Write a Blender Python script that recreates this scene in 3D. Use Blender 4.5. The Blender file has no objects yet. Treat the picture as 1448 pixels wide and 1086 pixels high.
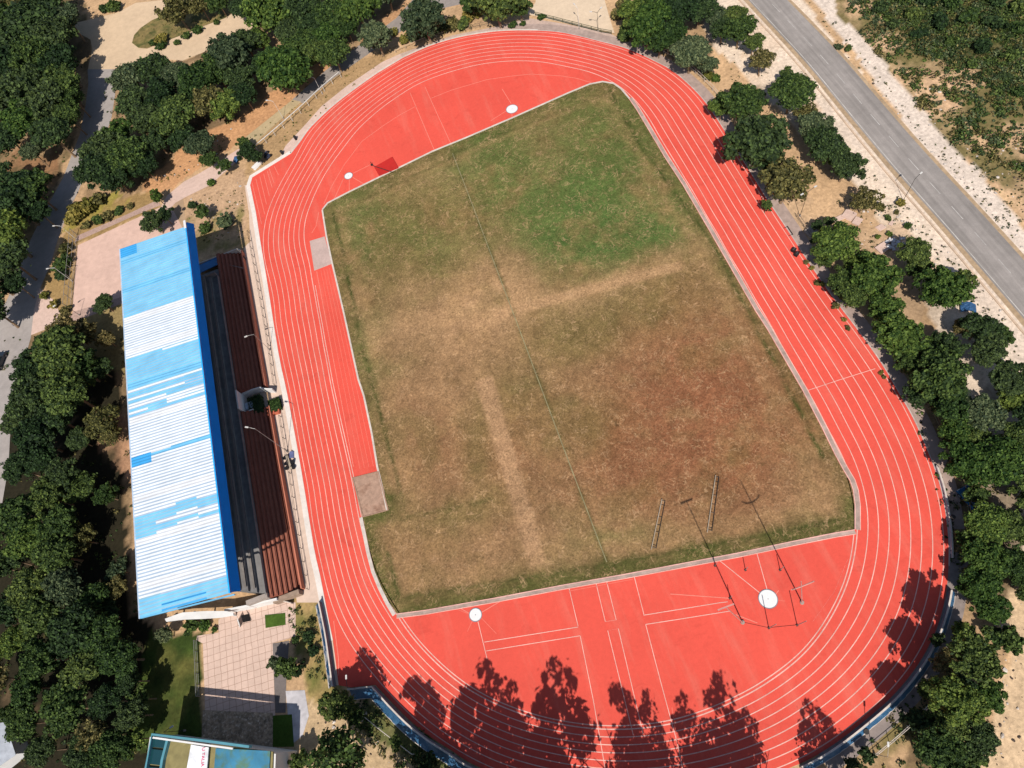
import bpy, bmesh, math, random
import numpy as np
from mathutils import Vector, Euler, Matrix
from mathutils.geometry import delaunay_2d_cdt
random.seed(7); rng = np.random.default_rng(7)
scn = bpy.context.scene
col = scn.collection
R = math.radians

# ------------------------------------------------------------------ camera
CAM = (-7.28132819, -61.4252472, 99.3577142)
ROT = (0.441258345, 0.166174362, -0.327540166)
FPX = 936.136; W0, H0 = 1448, 1086
cam = bpy.data.cameras.new('camera'); camo = bpy.data.objects.new('camera', cam); col.objects.link(camo)
cam.sensor_fit = 'HORIZONTAL'; cam.sensor_width = 36; cam.lens = FPX / W0 * 36
cam.clip_start = 1; cam.clip_end = 5000
camo.location = CAM; camo.rotation_euler = Euler(ROT, 'XYZ')
scn.camera = camo
_M = np.array(Euler(ROT, 'XYZ').to_matrix()); _C = np.array(CAM)

def G(u, v, h=0.0):
    """point of the photograph -> place on the level plane at height h"""
    d = _M @ np.array([(u - W0/2)/FPX, -(v - H0/2)/FPX, -1.0])
    t = (h - _C[2]) / d[2]
    p = _C + d*t
    return Vector((p[0], p[1], h))
def Gs(pts, h=0.0): return [G(u, v, h) for u, v in pts]
def PX(P):
    q = (P - _C) @ _M
    return np.stack([W0/2 + FPX*q[..., 0]/-q[..., 2], H0/2 - FPX*q[..., 1]/-q[..., 2]], -1)
def mpp(u, v, h=0.0):
    a, b, c = G(u, v, h), G(u+1, v, h), G(u, v+1, h)
    return ((b-a).length + (c-a).length)/2

# ------------------------------------------------------------------ light
SX, SY = 0.23, 0.80                      # shadow of a 1 m post on level ground
sun = bpy.data.lights.new('sun', 'SUN'); suno = bpy.data.objects.new('sun', sun); col.objects.link(suno)
sun.energy = 4.5; sun.angle = R(0.53); sun.color = (1, .955, .88)
suno.rotation_euler = Vector((SX, SY, -1)).to_track_quat('-Z', 'Y').to_euler()
suno.location = (0, -40, 120)
elev = math.atan2(1, math.hypot(SX, SY)); az = math.atan2(-SX, -SY)   # compass angle of the sun, from +Y towards +X
w = bpy.data.worlds.new('World'); scn.world = w; w.use_nodes = True
nt = w.node_tree; bg = nt.nodes['Background']
sky = nt.nodes.new('ShaderNodeTexSky'); sky.sky_type = 'NISHITA'; sky.sun_disc = False
sky.sun_elevation = elev; sky.sun_rotation = az
nt.links.new(sky.outputs[0], bg.inputs[0]); bg.inputs[1].default_value = 0.08
scn.view_settings.view_transform = 'Standard'; scn.view_settings.look = 'None'
scn.view_settings.exposure = 0.5; scn.view_settings.gamma = 1
scn.render.engine = 'CYCLES'
scn.cycles.max_bounces = 6; scn.cycles.diffuse_bounces = 3; scn.cycles.transparent_max_bounces = 6

# ------------------------------------------------------------------ colour and materials
KALB = 0.60
def lin(r, g, b, k=KALB):
    f = lambda c: (c/255/12.92) if c <= 10.3 else ((c/255+.055)/1.055)**2.4
    return (f(r)*k, f(g)*k, f(b)*k)
_mats = {}
def mat(name, c=(.5, .5, .5), rough=.8, n1=(1.2, .25), n2=(.12, .2), bump=0.0, c2=None, attr=None, spec=.3, metal=0, n3=None, pattern=None):
    """procedural material: base colour (or a colour attribute) varied by two octaves of noise; c2 blends in on the noise"""
    if name in _mats: return _mats[name]
    m = bpy.data.materials.new(name); m.use_nodes = True; t = m.node_tree; N = t.nodes; L = t.links
    b = N['Principled BSDF']; b.inputs['Roughness'].default_value = rough
    b.inputs['Specular IOR Level'].default_value = spec; b.inputs['Metallic'].default_value = metal
    geo = N.new('ShaderNodeNewGeometry'); pos = geo.outputs['Position']
    def noise(s, d=4, dist=0.0, rough_=.6):
        n = N.new('ShaderNodeTexNoise'); n.inputs['Scale'].default_value = s; n.inputs['Detail'].default_value = d
        n.inputs['Distortion'].default_value = dist; n.inputs['Roughness'].default_value = rough_
        L.new(pos, n.inputs['Vector']); return n.outputs['Fac']
    def mul(a, f, lo, hi):
        r = N.new('ShaderNodeMapRange'); r.inputs['From Min'].default_value = .25; r.inputs['From Max'].default_value = .75
        r.inputs['To Min'].default_value = lo; r.inputs['To Max'].default_value = hi; L.new(f, r.inputs['Value'])
        x = N.new('ShaderNodeMix'); x.data_type = 'RGBA'; x.blend_type = 'MULTIPLY'; x.inputs['Factor'].default_value = 1
        L.new(a, x.inputs['A']); L.new(r.outputs[0], x.inputs['B']); return x.outputs['Result']
    if attr:
        a = N.new('ShaderNodeAttribute'); a.attribute_name = attr; cur = a.outputs['Color']
    else:
        a = N.new('ShaderNodeRGB'); a.outputs[0].default_value = (*c, 1); cur = a.outputs[0]
    if c2:
        cc, s, lo, hi = c2
        n = noise(s, 6, .3); r = N.new('ShaderNodeMapRange'); r.inputs['From Min'].default_value = lo; r.inputs['From Max'].default_value = hi; L.new(n, r.inputs['Value'])
        x = N.new('ShaderNodeMix'); x.data_type = 'RGBA'; x.inputs['B'].default_value = (*cc, 1)
        L.new(r.outputs[0], x.inputs['Factor']); L.new(cur, x.inputs['A']); cur = x.outputs['Result']
    if pattern: cur = pattern(N, L, pos, cur)
    f1 = noise(n1[0], 6, .4); cur = mul(cur, f1, 1-n1[1], 1+n1[1])
    if n2: cur = mul(cur, noise(n2[0], 3), 1-n2[1], 1+n2[1])
    if n3: cur = mul(cur, noise(n3[0], 3, 1.2, .7), 1-n3[1], 1+n3[1])
    L.new(cur, b.inputs['Base Color'])
    if bump:
        bp = N.new('ShaderNodeBump'); bp.inputs['Strength'].default_value = .6; bp.inputs['Distance'].default_value = bump
        L.new(f1, bp.inputs['Height']); L.new(bp.outputs[0], b.inputs['Normal'])
    _mats[name] = m; return m

def leafmat(name, dark, light, trans=.18):
    m = bpy.data.materials.new(name); m.use_nodes = True; t = m.node_tree; N = t.nodes; L = t.links
    b = N['Principled BSDF']; b.inputs['Roughness'].default_value = .65; b.inputs['Specular IOR Level'].default_value = .12
    geo = N.new('ShaderNodeNewGeometry'); oi = N.new('ShaderNodeObjectInfo')
    mx = N.new('ShaderNodeMix'); mx.data_type = 'RGBA'
    mx.inputs['A'].default_value = (*dark, 1); mx.inputs['B'].default_value = (*light, 1)
    pw = N.new('ShaderNodeMath'); pw.operation = 'POWER'; pw.inputs[1].default_value = 1.7; L.new(geo.outputs['Random Per Island'], pw.inputs[0]); L.new(pw.outputs[0], mx.inputs['Factor'])
    h = N.new('ShaderNodeHueSaturation'); L.new(mx.outputs['Result'], h.inputs['Color'])
    r1 = N.new('ShaderNodeMapRange'); r1.inputs['To Min'].default_value = .68; r1.inputs['To Max'].default_value = 1.38; L.new(oi.outputs['Random'], r1.inputs['Value'])
    r2 = N.new('ShaderNodeMapRange'); r2.inputs['To Min'].default_value = .525; r2.inputs['To Max'].default_value = .475; L.new(oi.outputs['Random'], r2.inputs['Value'])
    L.new(r1.outputs[0], h.inputs['Value']); L.new(r2.outputs[0], h.inputs['Hue'])
    L.new(h.outputs[0], b.inputs['Base Color'])
    tr = N.new('ShaderNodeBsdfTranslucent'); L.new(h.outputs[0], tr.inputs['Color'])
    ms = N.new('ShaderNodeMixShader'); ms.inputs[0].default_value = trans
    L.new(b.outputs[0], ms.inputs[1]); L.new(tr.outputs[0], ms.inputs[2]); L.new(ms.outputs[0], N['Material Output'].inputs['Surface'])
    return m

# ------------------------------------------------------------------ object helpers
def tag(o, label=None, cat=None, group=None, kind=None):
    if label: o['label'] = label
    if cat: o['category'] = cat
    if group: o['group'] = group
    if kind: o['kind'] = kind
    return o
def link(name, me, m=None, parent=None):
    o = bpy.data.objects.new(name, me); col.objects.link(o)
    if m is not None and me is not None:
        for x in (m if isinstance(m, (list, tuple)) else [m]): me.materials.append(x)
    if parent: o.parent = parent
    return o
def obj(name, bm, m, parent=None, smooth=False):
    me = bpy.data.meshes.new(name); bmesh.ops.recalc_face_normals(bm, faces=bm.faces); bm.to_mesh(me); bm.free()
    if smooth:
        for p in me.polygons: p.use_smooth = True
    return link(name, me, m, parent)
def empty(name, loc=(0, 0, 0), rz=0, label=None, cat=None, group=None):
    o = bpy.data.objects.new(name, None); col.objects.link(o); o.location = loc; o.rotation_euler = (0, 0, rz)
    o.empty_display_size = .3
    return tag(o, label, cat, group)
def box(bm, c, s, rz=0, rx=0, mi=0):
    M = Matrix.Translation(c) @ Matrix.Rotation(rz, 4, 'Z') @ Matrix.Rotation(rx, 4, 'X') @ Matrix.Diagonal((*s, 1))
    g = bmesh.ops.create_cube(bm, size=1, matrix=M)
    for v in g['verts']:
        for f in v.link_faces: f.material_index = mi
    return bm
def cyl(bm, p0, p1, r0, r1=None, n=8, mi=0):
    p0, p1 = Vector(p0), Vector(p1); d = p1-p0; r1 = r0 if r1 is None else r1
    M = Matrix.Translation((p0+p1)/2) @ d.to_track_quat('Z', 'Y').to_matrix().to_4x4()
    g = bmesh.ops.create_cone(bm, cap_ends=True, segments=n, radius1=r0, radius2=r1, depth=d.length, matrix=M)
    for v in g['verts']:
        for f in v.link_faces: f.material_index = mi
    return bm
def cat_rom(pts, closed=False, n=6):
    P = [Vector(p) for p in pts]; out = []; L = len(P)
    for i in range(L if closed else L-1):
        if closed: a, b, c, d = P[i-1], P[i], P[(i+1) % L], P[(i+2) % L]
        else: a, b, c, d = P[max(i-1, 0)], P[i], P[i+1], P[min(i+2, L-1)]
        for k in range(n):
            t = k/n
            out.append(.5*((2*b) + (c-a)*t + (2*a-5*b+4*c-d)*t*t + (3*b-a-3*c+d)*t**3))
    if not closed: out.append(P[-1])
    return out
def sheet(name, pts, z, m, parent=None, depth=0.0):
    """flat polygon laid at height z (depth > 0 gives it a real edge)"""
    bm = bmesh.new()
    vs = [bm.verts.new((p[0], p[1], z)) for p in pts]
    f = bm.faces.new(vs)
    if f.normal.z == 0: f.normal_update()
    if depth:
        r = bmesh.ops.extrude_face_region(bm, geom=[f])
        for e in r['geom']:
            if isinstance(e, bmesh.types.BMVert): e.co.z -= depth
    bmesh.ops.triangulate(bm, faces=[f for f in bm.faces if len(f.verts) > 4])
    me = bpy.data.meshes.new(name)
    if depth: bmesh.ops.recalc_face_normals(bm, faces=bm.faces)
    else:
        for f in bm.faces:
            f.normal_update()
            if f.normal.z < 0: f.normal_flip()
    bm.to_mesh(me); bm.free()
    return link(name, me, m, parent)
def ribbon(bm, pts, wd, z, z1=None, off=0.0, mi=0, closed=False):
    """strip of width wd along pts; with z1 it becomes a solid wall from z to z1"""
    P = [Vector((p[0], p[1], 0)) for p in pts]; n = len(P); A = []; B = []
    for i in range(n):
        a = P[i-1] if (i or closed) else P[i]; b = P[(i+1) % n] if (i < n-1 or closed) else P[i]
        t = (b-a); t = t.normalized() if t.length > 1e-9 else Vector((1, 0, 0)); nn = Vector((-t.y, t.x, 0))
        A.append(P[i]+nn*(off+wd/2)); B.append(P[i]+nn*(off-wd/2))
    mk = lambda L, h: [bm.verts.new((p.x, p.y, h)) for p in L]
    a0, b0 = mk(A, z), mk(B, z)
    rngi = range(n if closed else n-1)
    if z1 is None:
        for i in rngi:
            j = (i+1) % n; f = bm.faces.new((b0[i], b0[j], a0[j], a0[i])); f.material_index = mi
        return bm
    a1, b1 = mk(A, z1), mk(B, z1)
    for i in rngi:
        j = (i+1) % n
        for q in ((b1[i], b1[j], a1[j], a1[i]), (a0[i], a0[j], b0[j], b0[i]), (a0[i], a1[i], a1[j], a0[j]), (b0[i], b0[j], b1[j], b1[i])):
            bm.faces.new(q).material_index = mi
    if not closed:
        bm.faces.new((a0[0], b0[0], b1[0], a1[0])).material_index = mi; bm.faces.new((a0[-1], a1[-1], b1[-1], b0[-1])).material_index = mi
    return bm
def flat(name, bm, m, parent=None):
    for f in bm.faces:
        f.normal_update()
        if f.normal.z < 0: f.normal_flip()
    me = bpy.data.meshes.new(name); bm.to_mesh(me); bm.free(); return link(name, me, m, parent)
def copy_tree(o, parent=None):
    c = o.copy(); col.objects.link(c)
    if parent: c.parent = parent
    for ch in list(o.children): copy_tree(ch, c)
    return c
def resample(pts, step):
    out = [Vector(pts[0])]; acc = 0
    for a, b in zip(pts[:-1], pts[1:]):
        a, b = Vector(a), Vector(b); L = (b-a).length; t = step-acc
        while t <= L: out.append(a+(b-a)*(t/L)); t += step
        acc = (acc+L) % step
    return out

def to_mesh(fo):
    dg = bpy.context.evaluated_depsgraph_get(); me = bpy.data.meshes.new_from_object(fo.evaluated_get(dg)); me.name = 'lettering'
    n = bpy.data.objects.new('lettering', me); col.objects.link(n); n.parent = fo.parent; n.matrix_parent_inverse = fo.matrix_parent_inverse.copy(); n.matrix_basis = fo.matrix_basis.copy()
    bpy.data.objects.remove(fo); n.name = 'lettering'; return n
# ------------------------------------------------------------------ vectorised polygon test (for ground colours)
def inpoly(U, V, poly):
    r = np.zeros(U.shape, bool); n = len(poly)
    for i in range(n):
        x0, y0 = poly[i]; x1, y1 = poly[(i+1) % n]
        c = ((y0 > V) != (y1 > V))
        with np.errstate(divide='ignore', invalid='ignore'):
            r ^= c & (U < (x1-x0)*(V-y0)/(y1-y0+1e-12)+x0)
    return r
def vnoise(x, y, s, seed=0):
    r = np.random.default_rng(seed); T = r.random((256, 256)); x = x/s+1000; y = y/s+1000
    i = np.floor(x).astype(int); j = np.floor(y).astype(int); fx = x-i; fy = y-j
    fx = fx*fx*(3-2*fx); fy = fy*fy*(3-2*fy); g = lambda a, b: T[a % 256, b % 256]
    return (g(i, j)*(1-fx)+g(i+1, j)*fx)*(1-fy)+(g(i, j+1)*(1-fx)+g(i+1, j+1)*fx)*fy
def fbm(x, y, s, seed=0, o=4):
    a = 0; t = 0; k = 1
    for q in range(o): a = a+k*vnoise(x, y, s/2**q, seed+q); t += k; k *= .55
    return a/t

# ================================================================== GROUND
xs = np.concatenate([[-1500, -700, -350, -220, -160], np.arange(-135, 140.1, .8), [170, 220, 350, 700, 1500]])
ys = np.concatenate([[-1500, -700, -350, -220, -150], np.arange(-105, 190.1, .8), [220, 300, 450, 800, 1500]])
X, Y = np.meshgrid(xs, ys); nx, ny = len(xs), len(ys)
Pw = np.stack([X, Y, 0*X], -1); UV = PX(Pw)
jit = 14*(fbm(X, Y, 5, 11)-.5); jit2 = 14*(fbm(X, Y, 5, 21)-.5)
U = UV[..., 0]+jit; V = UV[..., 1]+jit2
q = (Pw-_C) @ _M; front = q[..., 2] < -5
gc = np.empty(X.shape+(3,)); gc[:] = lin(190, 155, 118)
n6 = fbm(X, Y, 9, 3)[..., None]; gc = gc*(.75+.5*n6)
def paint(poly, c, a=1.0, noise=None):
    m = inpoly(U, V, poly) & front
    al = np.where(m, a, 0.0)
    if noise is not None:
        s, lo, hi, sd = noise; f = fbm(X, Y, s, sd); al = al*np.clip((f-lo)/(hi-lo), 0, 1)
    gc[:] = gc*(1-al[..., None])+np.array(c)*al[..., None]
pale = lin(212, 192, 174); tanp = lin(222, 200, 178); orange = lin(200, 150, 105); olive = lin(98, 100, 52); dsoil = lin(92, 76, 54); grn = lin(72, 92, 44); straw = lin(165, 140, 95)
# east side: sand verge between trees and road, sand beyond the road, scrub
paint([(960, -80), (1075, -80), (1460, 440), (1600, 700), (1600, 1200), (1380, 1200), (1440, 1000), (1448, 850), (1300, 400), (1200, 250), (1100, 150), (1000, 60)], tanp)
paint([(1010, -60), (1070, -60), (1460, 445), (1800, 830), (1760, 900), (1480, 570), (1400, 470), (1290, 300), (1200, 200), (1150, 150)], pale, .8, (6, .35, .6, 5))
paint([(1060, 0), (1120, 80), (1170, 190), (1100, 300), (1040, 150)], lin(206, 168, 132), .45, (7, .35, .6, 6))
paint([(1100, 280), (1250, 290), (1330, 380), (1280, 520), (1200, 420)], lin(190, 158, 126), .8, (6, .3, .6, 7))
paint([(1090, -80), (1150, -80), (1185, 20), (1225, 60), (1265, 110), (1300, 155), (1345, 205), (1395, 250), (1460, 345), (1800, 720), (1800, 800), (1460, 420)], lin(214, 196, 180))
paint([(1130, -120), (1185, 20), (1225, 60), (1265, 110), (1300, 155), (1345, 205), (1400, 250), (1470, 340), (1800, 400), (1800, -300), (1300, -300)], lin(205, 168, 132))
paint([(1130, -120), (1185, 20), (1225, 60), (1265, 110), (1300, 155), (1345, 205), (1400, 250), (1470, 300), (1800, 690), (2200, 700), (2200, -300), (1300, -300)], lin(104, 96, 56), .9, (5, .36, .58, 8))
paint([(1150, -120), (1230, 0), (1300, 70), (1400, 110), (1800, 120), (1800, -300)], lin(66, 70, 36), .95, (5, .25, .45, 9))
paint([(1250, 90), (1290, 100), (1400, 200), (1448, 250), (1460, 330), (1360, 210)], lin(205, 170, 130), .7, (3, .42, .6, 10))
# south-east sand
paint([(1400, 840), (1470, 800), (1600, 1200), (1330, 1200), (1400, 1040), (1425, 930)], lin(205, 175, 140))
# woods: dark leaf litter, with painted shade added left of the stand
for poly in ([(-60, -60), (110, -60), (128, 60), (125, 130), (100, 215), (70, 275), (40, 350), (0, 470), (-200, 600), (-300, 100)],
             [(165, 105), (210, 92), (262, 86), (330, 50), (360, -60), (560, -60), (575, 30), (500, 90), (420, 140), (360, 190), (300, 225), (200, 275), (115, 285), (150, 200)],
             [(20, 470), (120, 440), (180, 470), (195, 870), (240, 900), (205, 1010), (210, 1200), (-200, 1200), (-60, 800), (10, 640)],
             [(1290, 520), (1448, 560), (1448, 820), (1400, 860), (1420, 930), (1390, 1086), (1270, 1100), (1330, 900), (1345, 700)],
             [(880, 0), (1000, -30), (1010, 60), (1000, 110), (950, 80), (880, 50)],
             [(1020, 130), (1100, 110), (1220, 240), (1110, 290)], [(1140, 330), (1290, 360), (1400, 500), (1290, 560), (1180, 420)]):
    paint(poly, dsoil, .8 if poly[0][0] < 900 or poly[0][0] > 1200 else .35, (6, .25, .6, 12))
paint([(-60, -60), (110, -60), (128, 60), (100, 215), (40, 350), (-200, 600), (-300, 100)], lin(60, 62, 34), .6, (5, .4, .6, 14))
paint([(20, 500), (165, 490), (185, 870), (240, 900), (210, 1200), (-200, 1200), (-60, 800), (10, 640)], lin(42, 38, 26), 1.0, (5, .1, .35, 15))  # black shade between the crowns put into the litter colour
paint([(130, 585), (185, 590), (190, 680), (150, 660)], lin(176, 134, 104), .9, (4, .3, .5, 16))
paint([(0, 205), (75, 205), (85, 240), (65, 280), (0, 300)], lin(150, 110, 78), .8, (4, .35, .6, 16))
# north: orange earth between the trees and the path, verges
paint([(200, 262), (300, 180), (345, 160), (440, 90), (470, 95), (410, 145), (345, 200), (300, 225), (250, 262), (215, 285)], lin(196, 146, 104), .9)
paint([(520, 40), (590, -10), (680, -20), (655, 5), (600, 20), (560, 45), (500, 85)], lin(186, 142, 104), .9)
paint([(95, 330), (120, 285), (215, 275), (230, 292), (110, 345), (100, 440), (80, 440), (60, 400)], lin(150, 122, 78), .9)
paint([(100, 300), (160, 268), (185, 285), (120, 320), (90, 330)], lin(150, 140, 60), .8, (3, .3, .6, 18))
paint([(262, 275), (345, 240), (352, 300), (345, 350), (262, 360)], lin(186, 152, 120))
paint([(262, 305), (300, 300), (345, 290), (345, 350), (262, 360)], lin(120, 112, 62), .8, (3, .35, .6, 19))
paint([(345, 200), (400, 150), (500, 85), (560, 70), (497, 128), (440, 178), (410, 215), (385, 230), (350, 250)], lin(168, 136, 98))
paint([(100, 450), (180, 420), (185, 530), (140, 520)], lin(140, 122, 80), .9)
# south-west: lawns, dirt
paint([(215, 890), (285, 895), (287, 1060), (200, 1060), (190, 980)], lin(66, 82, 34))
paint([(215, 890), (285, 895), (287, 1060), (200, 1060), (190, 980)], lin(112, 104, 56), .7, (3, .45, .7, 25))
paint([(215, 890), (285, 895), (287, 1060), (200, 1060), (190, 980)], lin(44, 58, 24), .7, (4, .5, .7, 26))
paint([(405, 845), (460, 850), (485, 965), (500, 1000), (440, 1010), (415, 900)], lin(165, 138, 92))
paint([(405, 845), (460, 850), (485, 965), (440, 1000), (415, 900)], lin(92, 100, 46), .8, (3, .35, .6, 22))
paint([(430, 990), (530, 975), (700, 1095), (700, 1200), (380, 1200), (400, 1050)], lin(188, 160, 124))
paint([(520, 985), (545, 1000), (700, 1110), (700, 1200), (590, 1086), (510, 1030)], lin(80, 88, 44), .9, (3, .3, .55, 23))
paint([(1200, 1040), (1330, 950), (1350, 1100), (1180, 1200)], lin(120, 108, 66), .9, (3, .3, .55, 24))
gc *= 1.22
verts = Pw.reshape(-1, 3)
ii = np.arange(nx*ny).reshape(ny, nx)
faces = np.stack([ii[:-1, :-1], ii[:-1, 1:], ii[1:, 1:], ii[1:, :-1]], -1).reshape(-1, 4)
def colmesh(name, verts, faces, cols):
    me = bpy.data.meshes.new(name); me.from_pydata([tuple(v) for v in verts], [], [tuple(f) for f in faces]) if len(verts) < 5 else me.from_pydata(verts.tolist(), [], faces.tolist() if hasattr(faces, 'tolist') else faces)
    ca = me.color_attributes.new('Col', 'FLOAT_COLOR', 'POINT')
    ca.data.foreach_set('color', np.concatenate([cols, np.ones((len(cols), 1))], 1).astype(np.float32).ravel())
    return me
mg = mat('earth and sand', attr='Col', rough=.95, n1=(1.6, .32), n2=(.25, .16), bump=.12, spec=.1, n3=(5.0, .18))
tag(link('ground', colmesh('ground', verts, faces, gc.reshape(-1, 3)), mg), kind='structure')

# ================================================================== RUNNING TRACK
RED = lin(250, 96, 79, .55)
def seams(N, L, pos, cur):
    return cur
def wear(N, L, pos, cur):
    # long dusty streaks and a few scuffs
    mp = N.new('ShaderNodeMapping'); mp.inputs['Scale'].default_value = (.45, .06, 1); mp.inputs['Rotation'].default_value[2] = .05; L.new(pos, mp.inputs['Vector'])
    n = N.new('ShaderNodeTexNoise'); n.inputs['Scale'].default_value = 1; n.inputs['Detail'].default_value = 8; n.inputs['Roughness'].default_value = .65; L.new(mp.outputs[0], n.inputs['Vector'])
    r = N.new('ShaderNodeMapRange'); r.inputs['From Min'].default_value = .5; r.inputs['From Max'].default_value = .8; r.inputs['To Max'].default_value = .5; L.new(n.outputs['Fac'], r.inputs['Value'])
    x = N.new('ShaderNodeMix'); x.data_type = 'RGBA'; x.inputs['B'].default_value = (*lin(246, 142, 122, .55), 1); L.new(r.outputs[0], x.inputs['Factor']); L.new(cur, x.inputs['A'])
    n2 = N.new('ShaderNodeTexNoise'); n2.inputs['Scale'].default_value = .22; n2.inputs['Detail'].default_value = 9; n2.inputs['Roughness'].default_value = .7; n2.inputs['Distortion'].default_value = 1.5; L.new(pos, n2.inputs['Vector'])
    r2 = N.new('ShaderNodeMapRange'); r2.inputs['From Min'].default_value = .56; r2.inputs['From Max'].default_value = .78; r2.inputs['To Max'].default_value = .45; L.new(n2.outputs['Fac'], r2.inputs['Value'])
    y = N.new('ShaderNodeMix'); y.data_type = 'RGBA'; y.inputs['B'].default_value = (*lin(196, 62, 50, .5), 1); L.new(r2.outputs[0], y.inputs['Factor']); L.new(x.outputs['Result'], y.inputs['A'])
    return y.outputs['Result']
m_red = mat('red track rubber', RED, .85, n1=(1.6, .06), n2=(.07, .08), n3=(9, .09), pattern=wear, spec=.2, bump=.01)
m_white = mat('white line paint', lin(242, 186, 172, .62), .7, n1=(2.5, .2), n2=(.25, .22), spec=.2)
m_faint = mat('worn line paint', lin(247, 138, 120, .62), .8, n1=(2, .15), n2=None)
m_faint2 = mat('faded line paint', lin(243, 118, 100, .64), .8, n1=(2, .12), n2=None)
m_kerb = mat('cream kerb paint', lin(222, 208, 196), .8, n1=(1.5, .2), n2=(.3, .12))
m_conc = mat('grey concrete', lin(176, 162, 152), .9, n1=(1.4, .2), n2=(.25, .15), spec=.2, bump=.02)
m_pink = mat('pink paving', lin(226, 194, 178), .9, n1=(1.5, .12), n2=(.25, .08), n3=(6, .1), spec=.2)
OUT = [(570, 82), (606, 66), (645, 54), (690, 46), (724, 43.5), (760, 43.5), (799, 47), (849, 59), (880, 67), (903, 76), (926, 87), (950, 100), (974, 120), (994, 141), (1010, 163), (1026, 188), (1045, 219),
       (1066, 252), (1085, 283), (1117, 331), (1145, 374), (1180, 424), (1215, 470), (1246, 514), (1268, 551), (1290, 590), (1306, 625), (1320, 660), (1331, 695), (1338, 735), (1341, 768), (1341, 800), (1338, 835),
       (1331, 868), (1320, 899), (1304, 930), (1283, 960), (1258, 988), (1232, 1011), (1205, 1033), (1178, 1053), (1147, 1072), (1118, 1085), (1065, 1103), (1005, 1118), (940, 1127), (875, 1129), (810, 1122), (750, 1109), (700, 1094), (662, 1077), (640, 1062), (610, 1043), (580, 1019), (555, 994)]
TAIL1 = [(531, 968.5), (497, 972), (479, 969)]
TAIL2 = [(471, 905), (465, 876), (453, 814), (444, 773), (426, 663), (407, 560), (394, 499), (377, 392), (369, 345), (362, 300)]
CORN = [(354, 262)]
TAIL3 = [(357, 251), (378, 238), (412, 217)]
TAIL4 = [(426, 199), (440, 180), (468, 153), (497, 130), (532, 105)]
outline = (cat_rom(Gs(OUT), n=3) + Gs(TAIL1) + cat_rom(Gs(TAIL2), n=3) + Gs(CORN) + Gs(TAIL3) + cat_rom(Gs(TAIL4), n=3))
track = sheet('running_track', outline, .04, m_red); tag(track, kind='structure')

GR = dict(
 left=[(513, 731), (518, 755), (523, 780), (530, 807), (539.5, 830), (550.5, 852), (561, 867.5)],
)
GRASS = [(457, 297), (464, 288), (494.8, 272), (540, 250), (565, 238), (612, 215), (660, 195.5), (724, 168), (769, 148), (805, 132), (834, 120), (852, 116.5), (867, 119), (877, 126), (889, 140), (900, 156), (919, 188), (939, 222), (964.5, 261),
         (1000, 322), (1035, 383), (1067, 439), (1085, 467), (1104, 500), (1134.6, 553), (1161, 604), (1180, 643), (1192, 665), (1201, 680), (1205.5, 693.5), (1208, 714), (1208, 748.5),
         (1180, 753), (1120, 765), (1042, 781.5), (960, 797), (880, 812), (794, 827), (700, 845), (600, 862.5), (561, 867.5), (550.5, 852), (539.5, 830), (530, 807), (523, 780), (518, 755), (513, 731), (549, 721.5), (543, 693), (535, 660), (527, 612), (516, 560), (508, 536), (499, 495), (489, 449), (480, 410), (471, 372), (463, 335)]
gw = Gs(GRASS)
# colour blots of the pitch, all in real surface colour
poly2 = [Vector((p.x, p.y)) for p in gw]
xmin, xmax = min(p.x for p in poly2), max(p.x for p in poly2); ymin, ymax = min(p.y for p in poly2), max(p.y for p in poly2)
gx, gy = np.meshgrid(np.arange(xmin+.3, xmax, .62), np.arange(ymin+.3, ymax, .62))
gx = gx+rng.uniform(-.15, .15, gx.shape); gy = gy+rng.uniform(-.15, .15, gy.shape)
ins = inpoly(gx, gy, [(p.x, p.y) for p in poly2])
pts = poly2+[Vector((a, b)) for a, b in zip(gx[ins], gy[ins])]
nb = len(poly2)
res = delaunay_2d_cdt(pts, [(i, (i+1) % nb) for i in range(nb)], [], 1, 1e-5)
gv = np.array([(p.x, p.y, .05) for p in res[0]]); gf = res[2]
puv = PX(gv); gu, gvv = puv[:, 0], puv[:, 1]
wx, wy = gv[:, 0], gv[:, 1]
gu2 = gu+70*(fbm(wx, wy, 9, 31, 6)-.5)+26*(fbm(wx, wy, 2.2, 32)-.5); gv2 = gvv+70*(fbm(wx, wy, 9, 41, 6)-.5)+26*(fbm(wx, wy, 2.2, 42)-.5)
gcol = np.empty((len(gv), 3)); gcol[:] = lin(158, 126, 88)
def blot(cx, cy, rx, ry, c, a=1.0, ang=0, soft=1.0, warp=True):
    u, v = (gu2, gv2) if warp else (gu, gvv)
    ca, sa = math.cos(R(ang)), math.sin(R(ang)); dx, dy = u-cx, v-cy
    d = ((dx*ca+dy*sa)/rx)**2+((-dx*sa+dy*ca)/ry)**2
    al = (a*np.exp(-d*soft))[:, None]; gcol[:] = gcol*(1-al)+np.array(c)*al
def band(p0, p1, wd, c, a=1.0, soft=.15, u=None, v=None):
    u = gu if u is None else u; v = gvv if v is None else v
    p0, p1 = np.array(p0, float), np.array(p1, float); d = p1-p0; L = np.hypot(*d); d /= L
    s = (u-p0[0])*d[0]+(v-p0[1])*d[1]; n = abs(-(u-p0[0])*d[1]+(v-p0[1])*d[0])
    al = a*np.clip((wd-n)/(wd*soft+.5), 0, 1)*np.clip((s+3)/6, 0, 1)*np.clip((L-s+3)/6, 0, 1)
    al = al[:, None]; gcol[:] = gcol*(1-al)+np.array(c)*al
c_gr = lin(92, 112, 56); c_gr2 = lin(78, 109, 52); c_ol = lin(108, 104, 56); c_tan = lin(196, 158, 114); c_br = lin(146, 98, 66); c_dk = lin(118, 86, 58)
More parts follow.
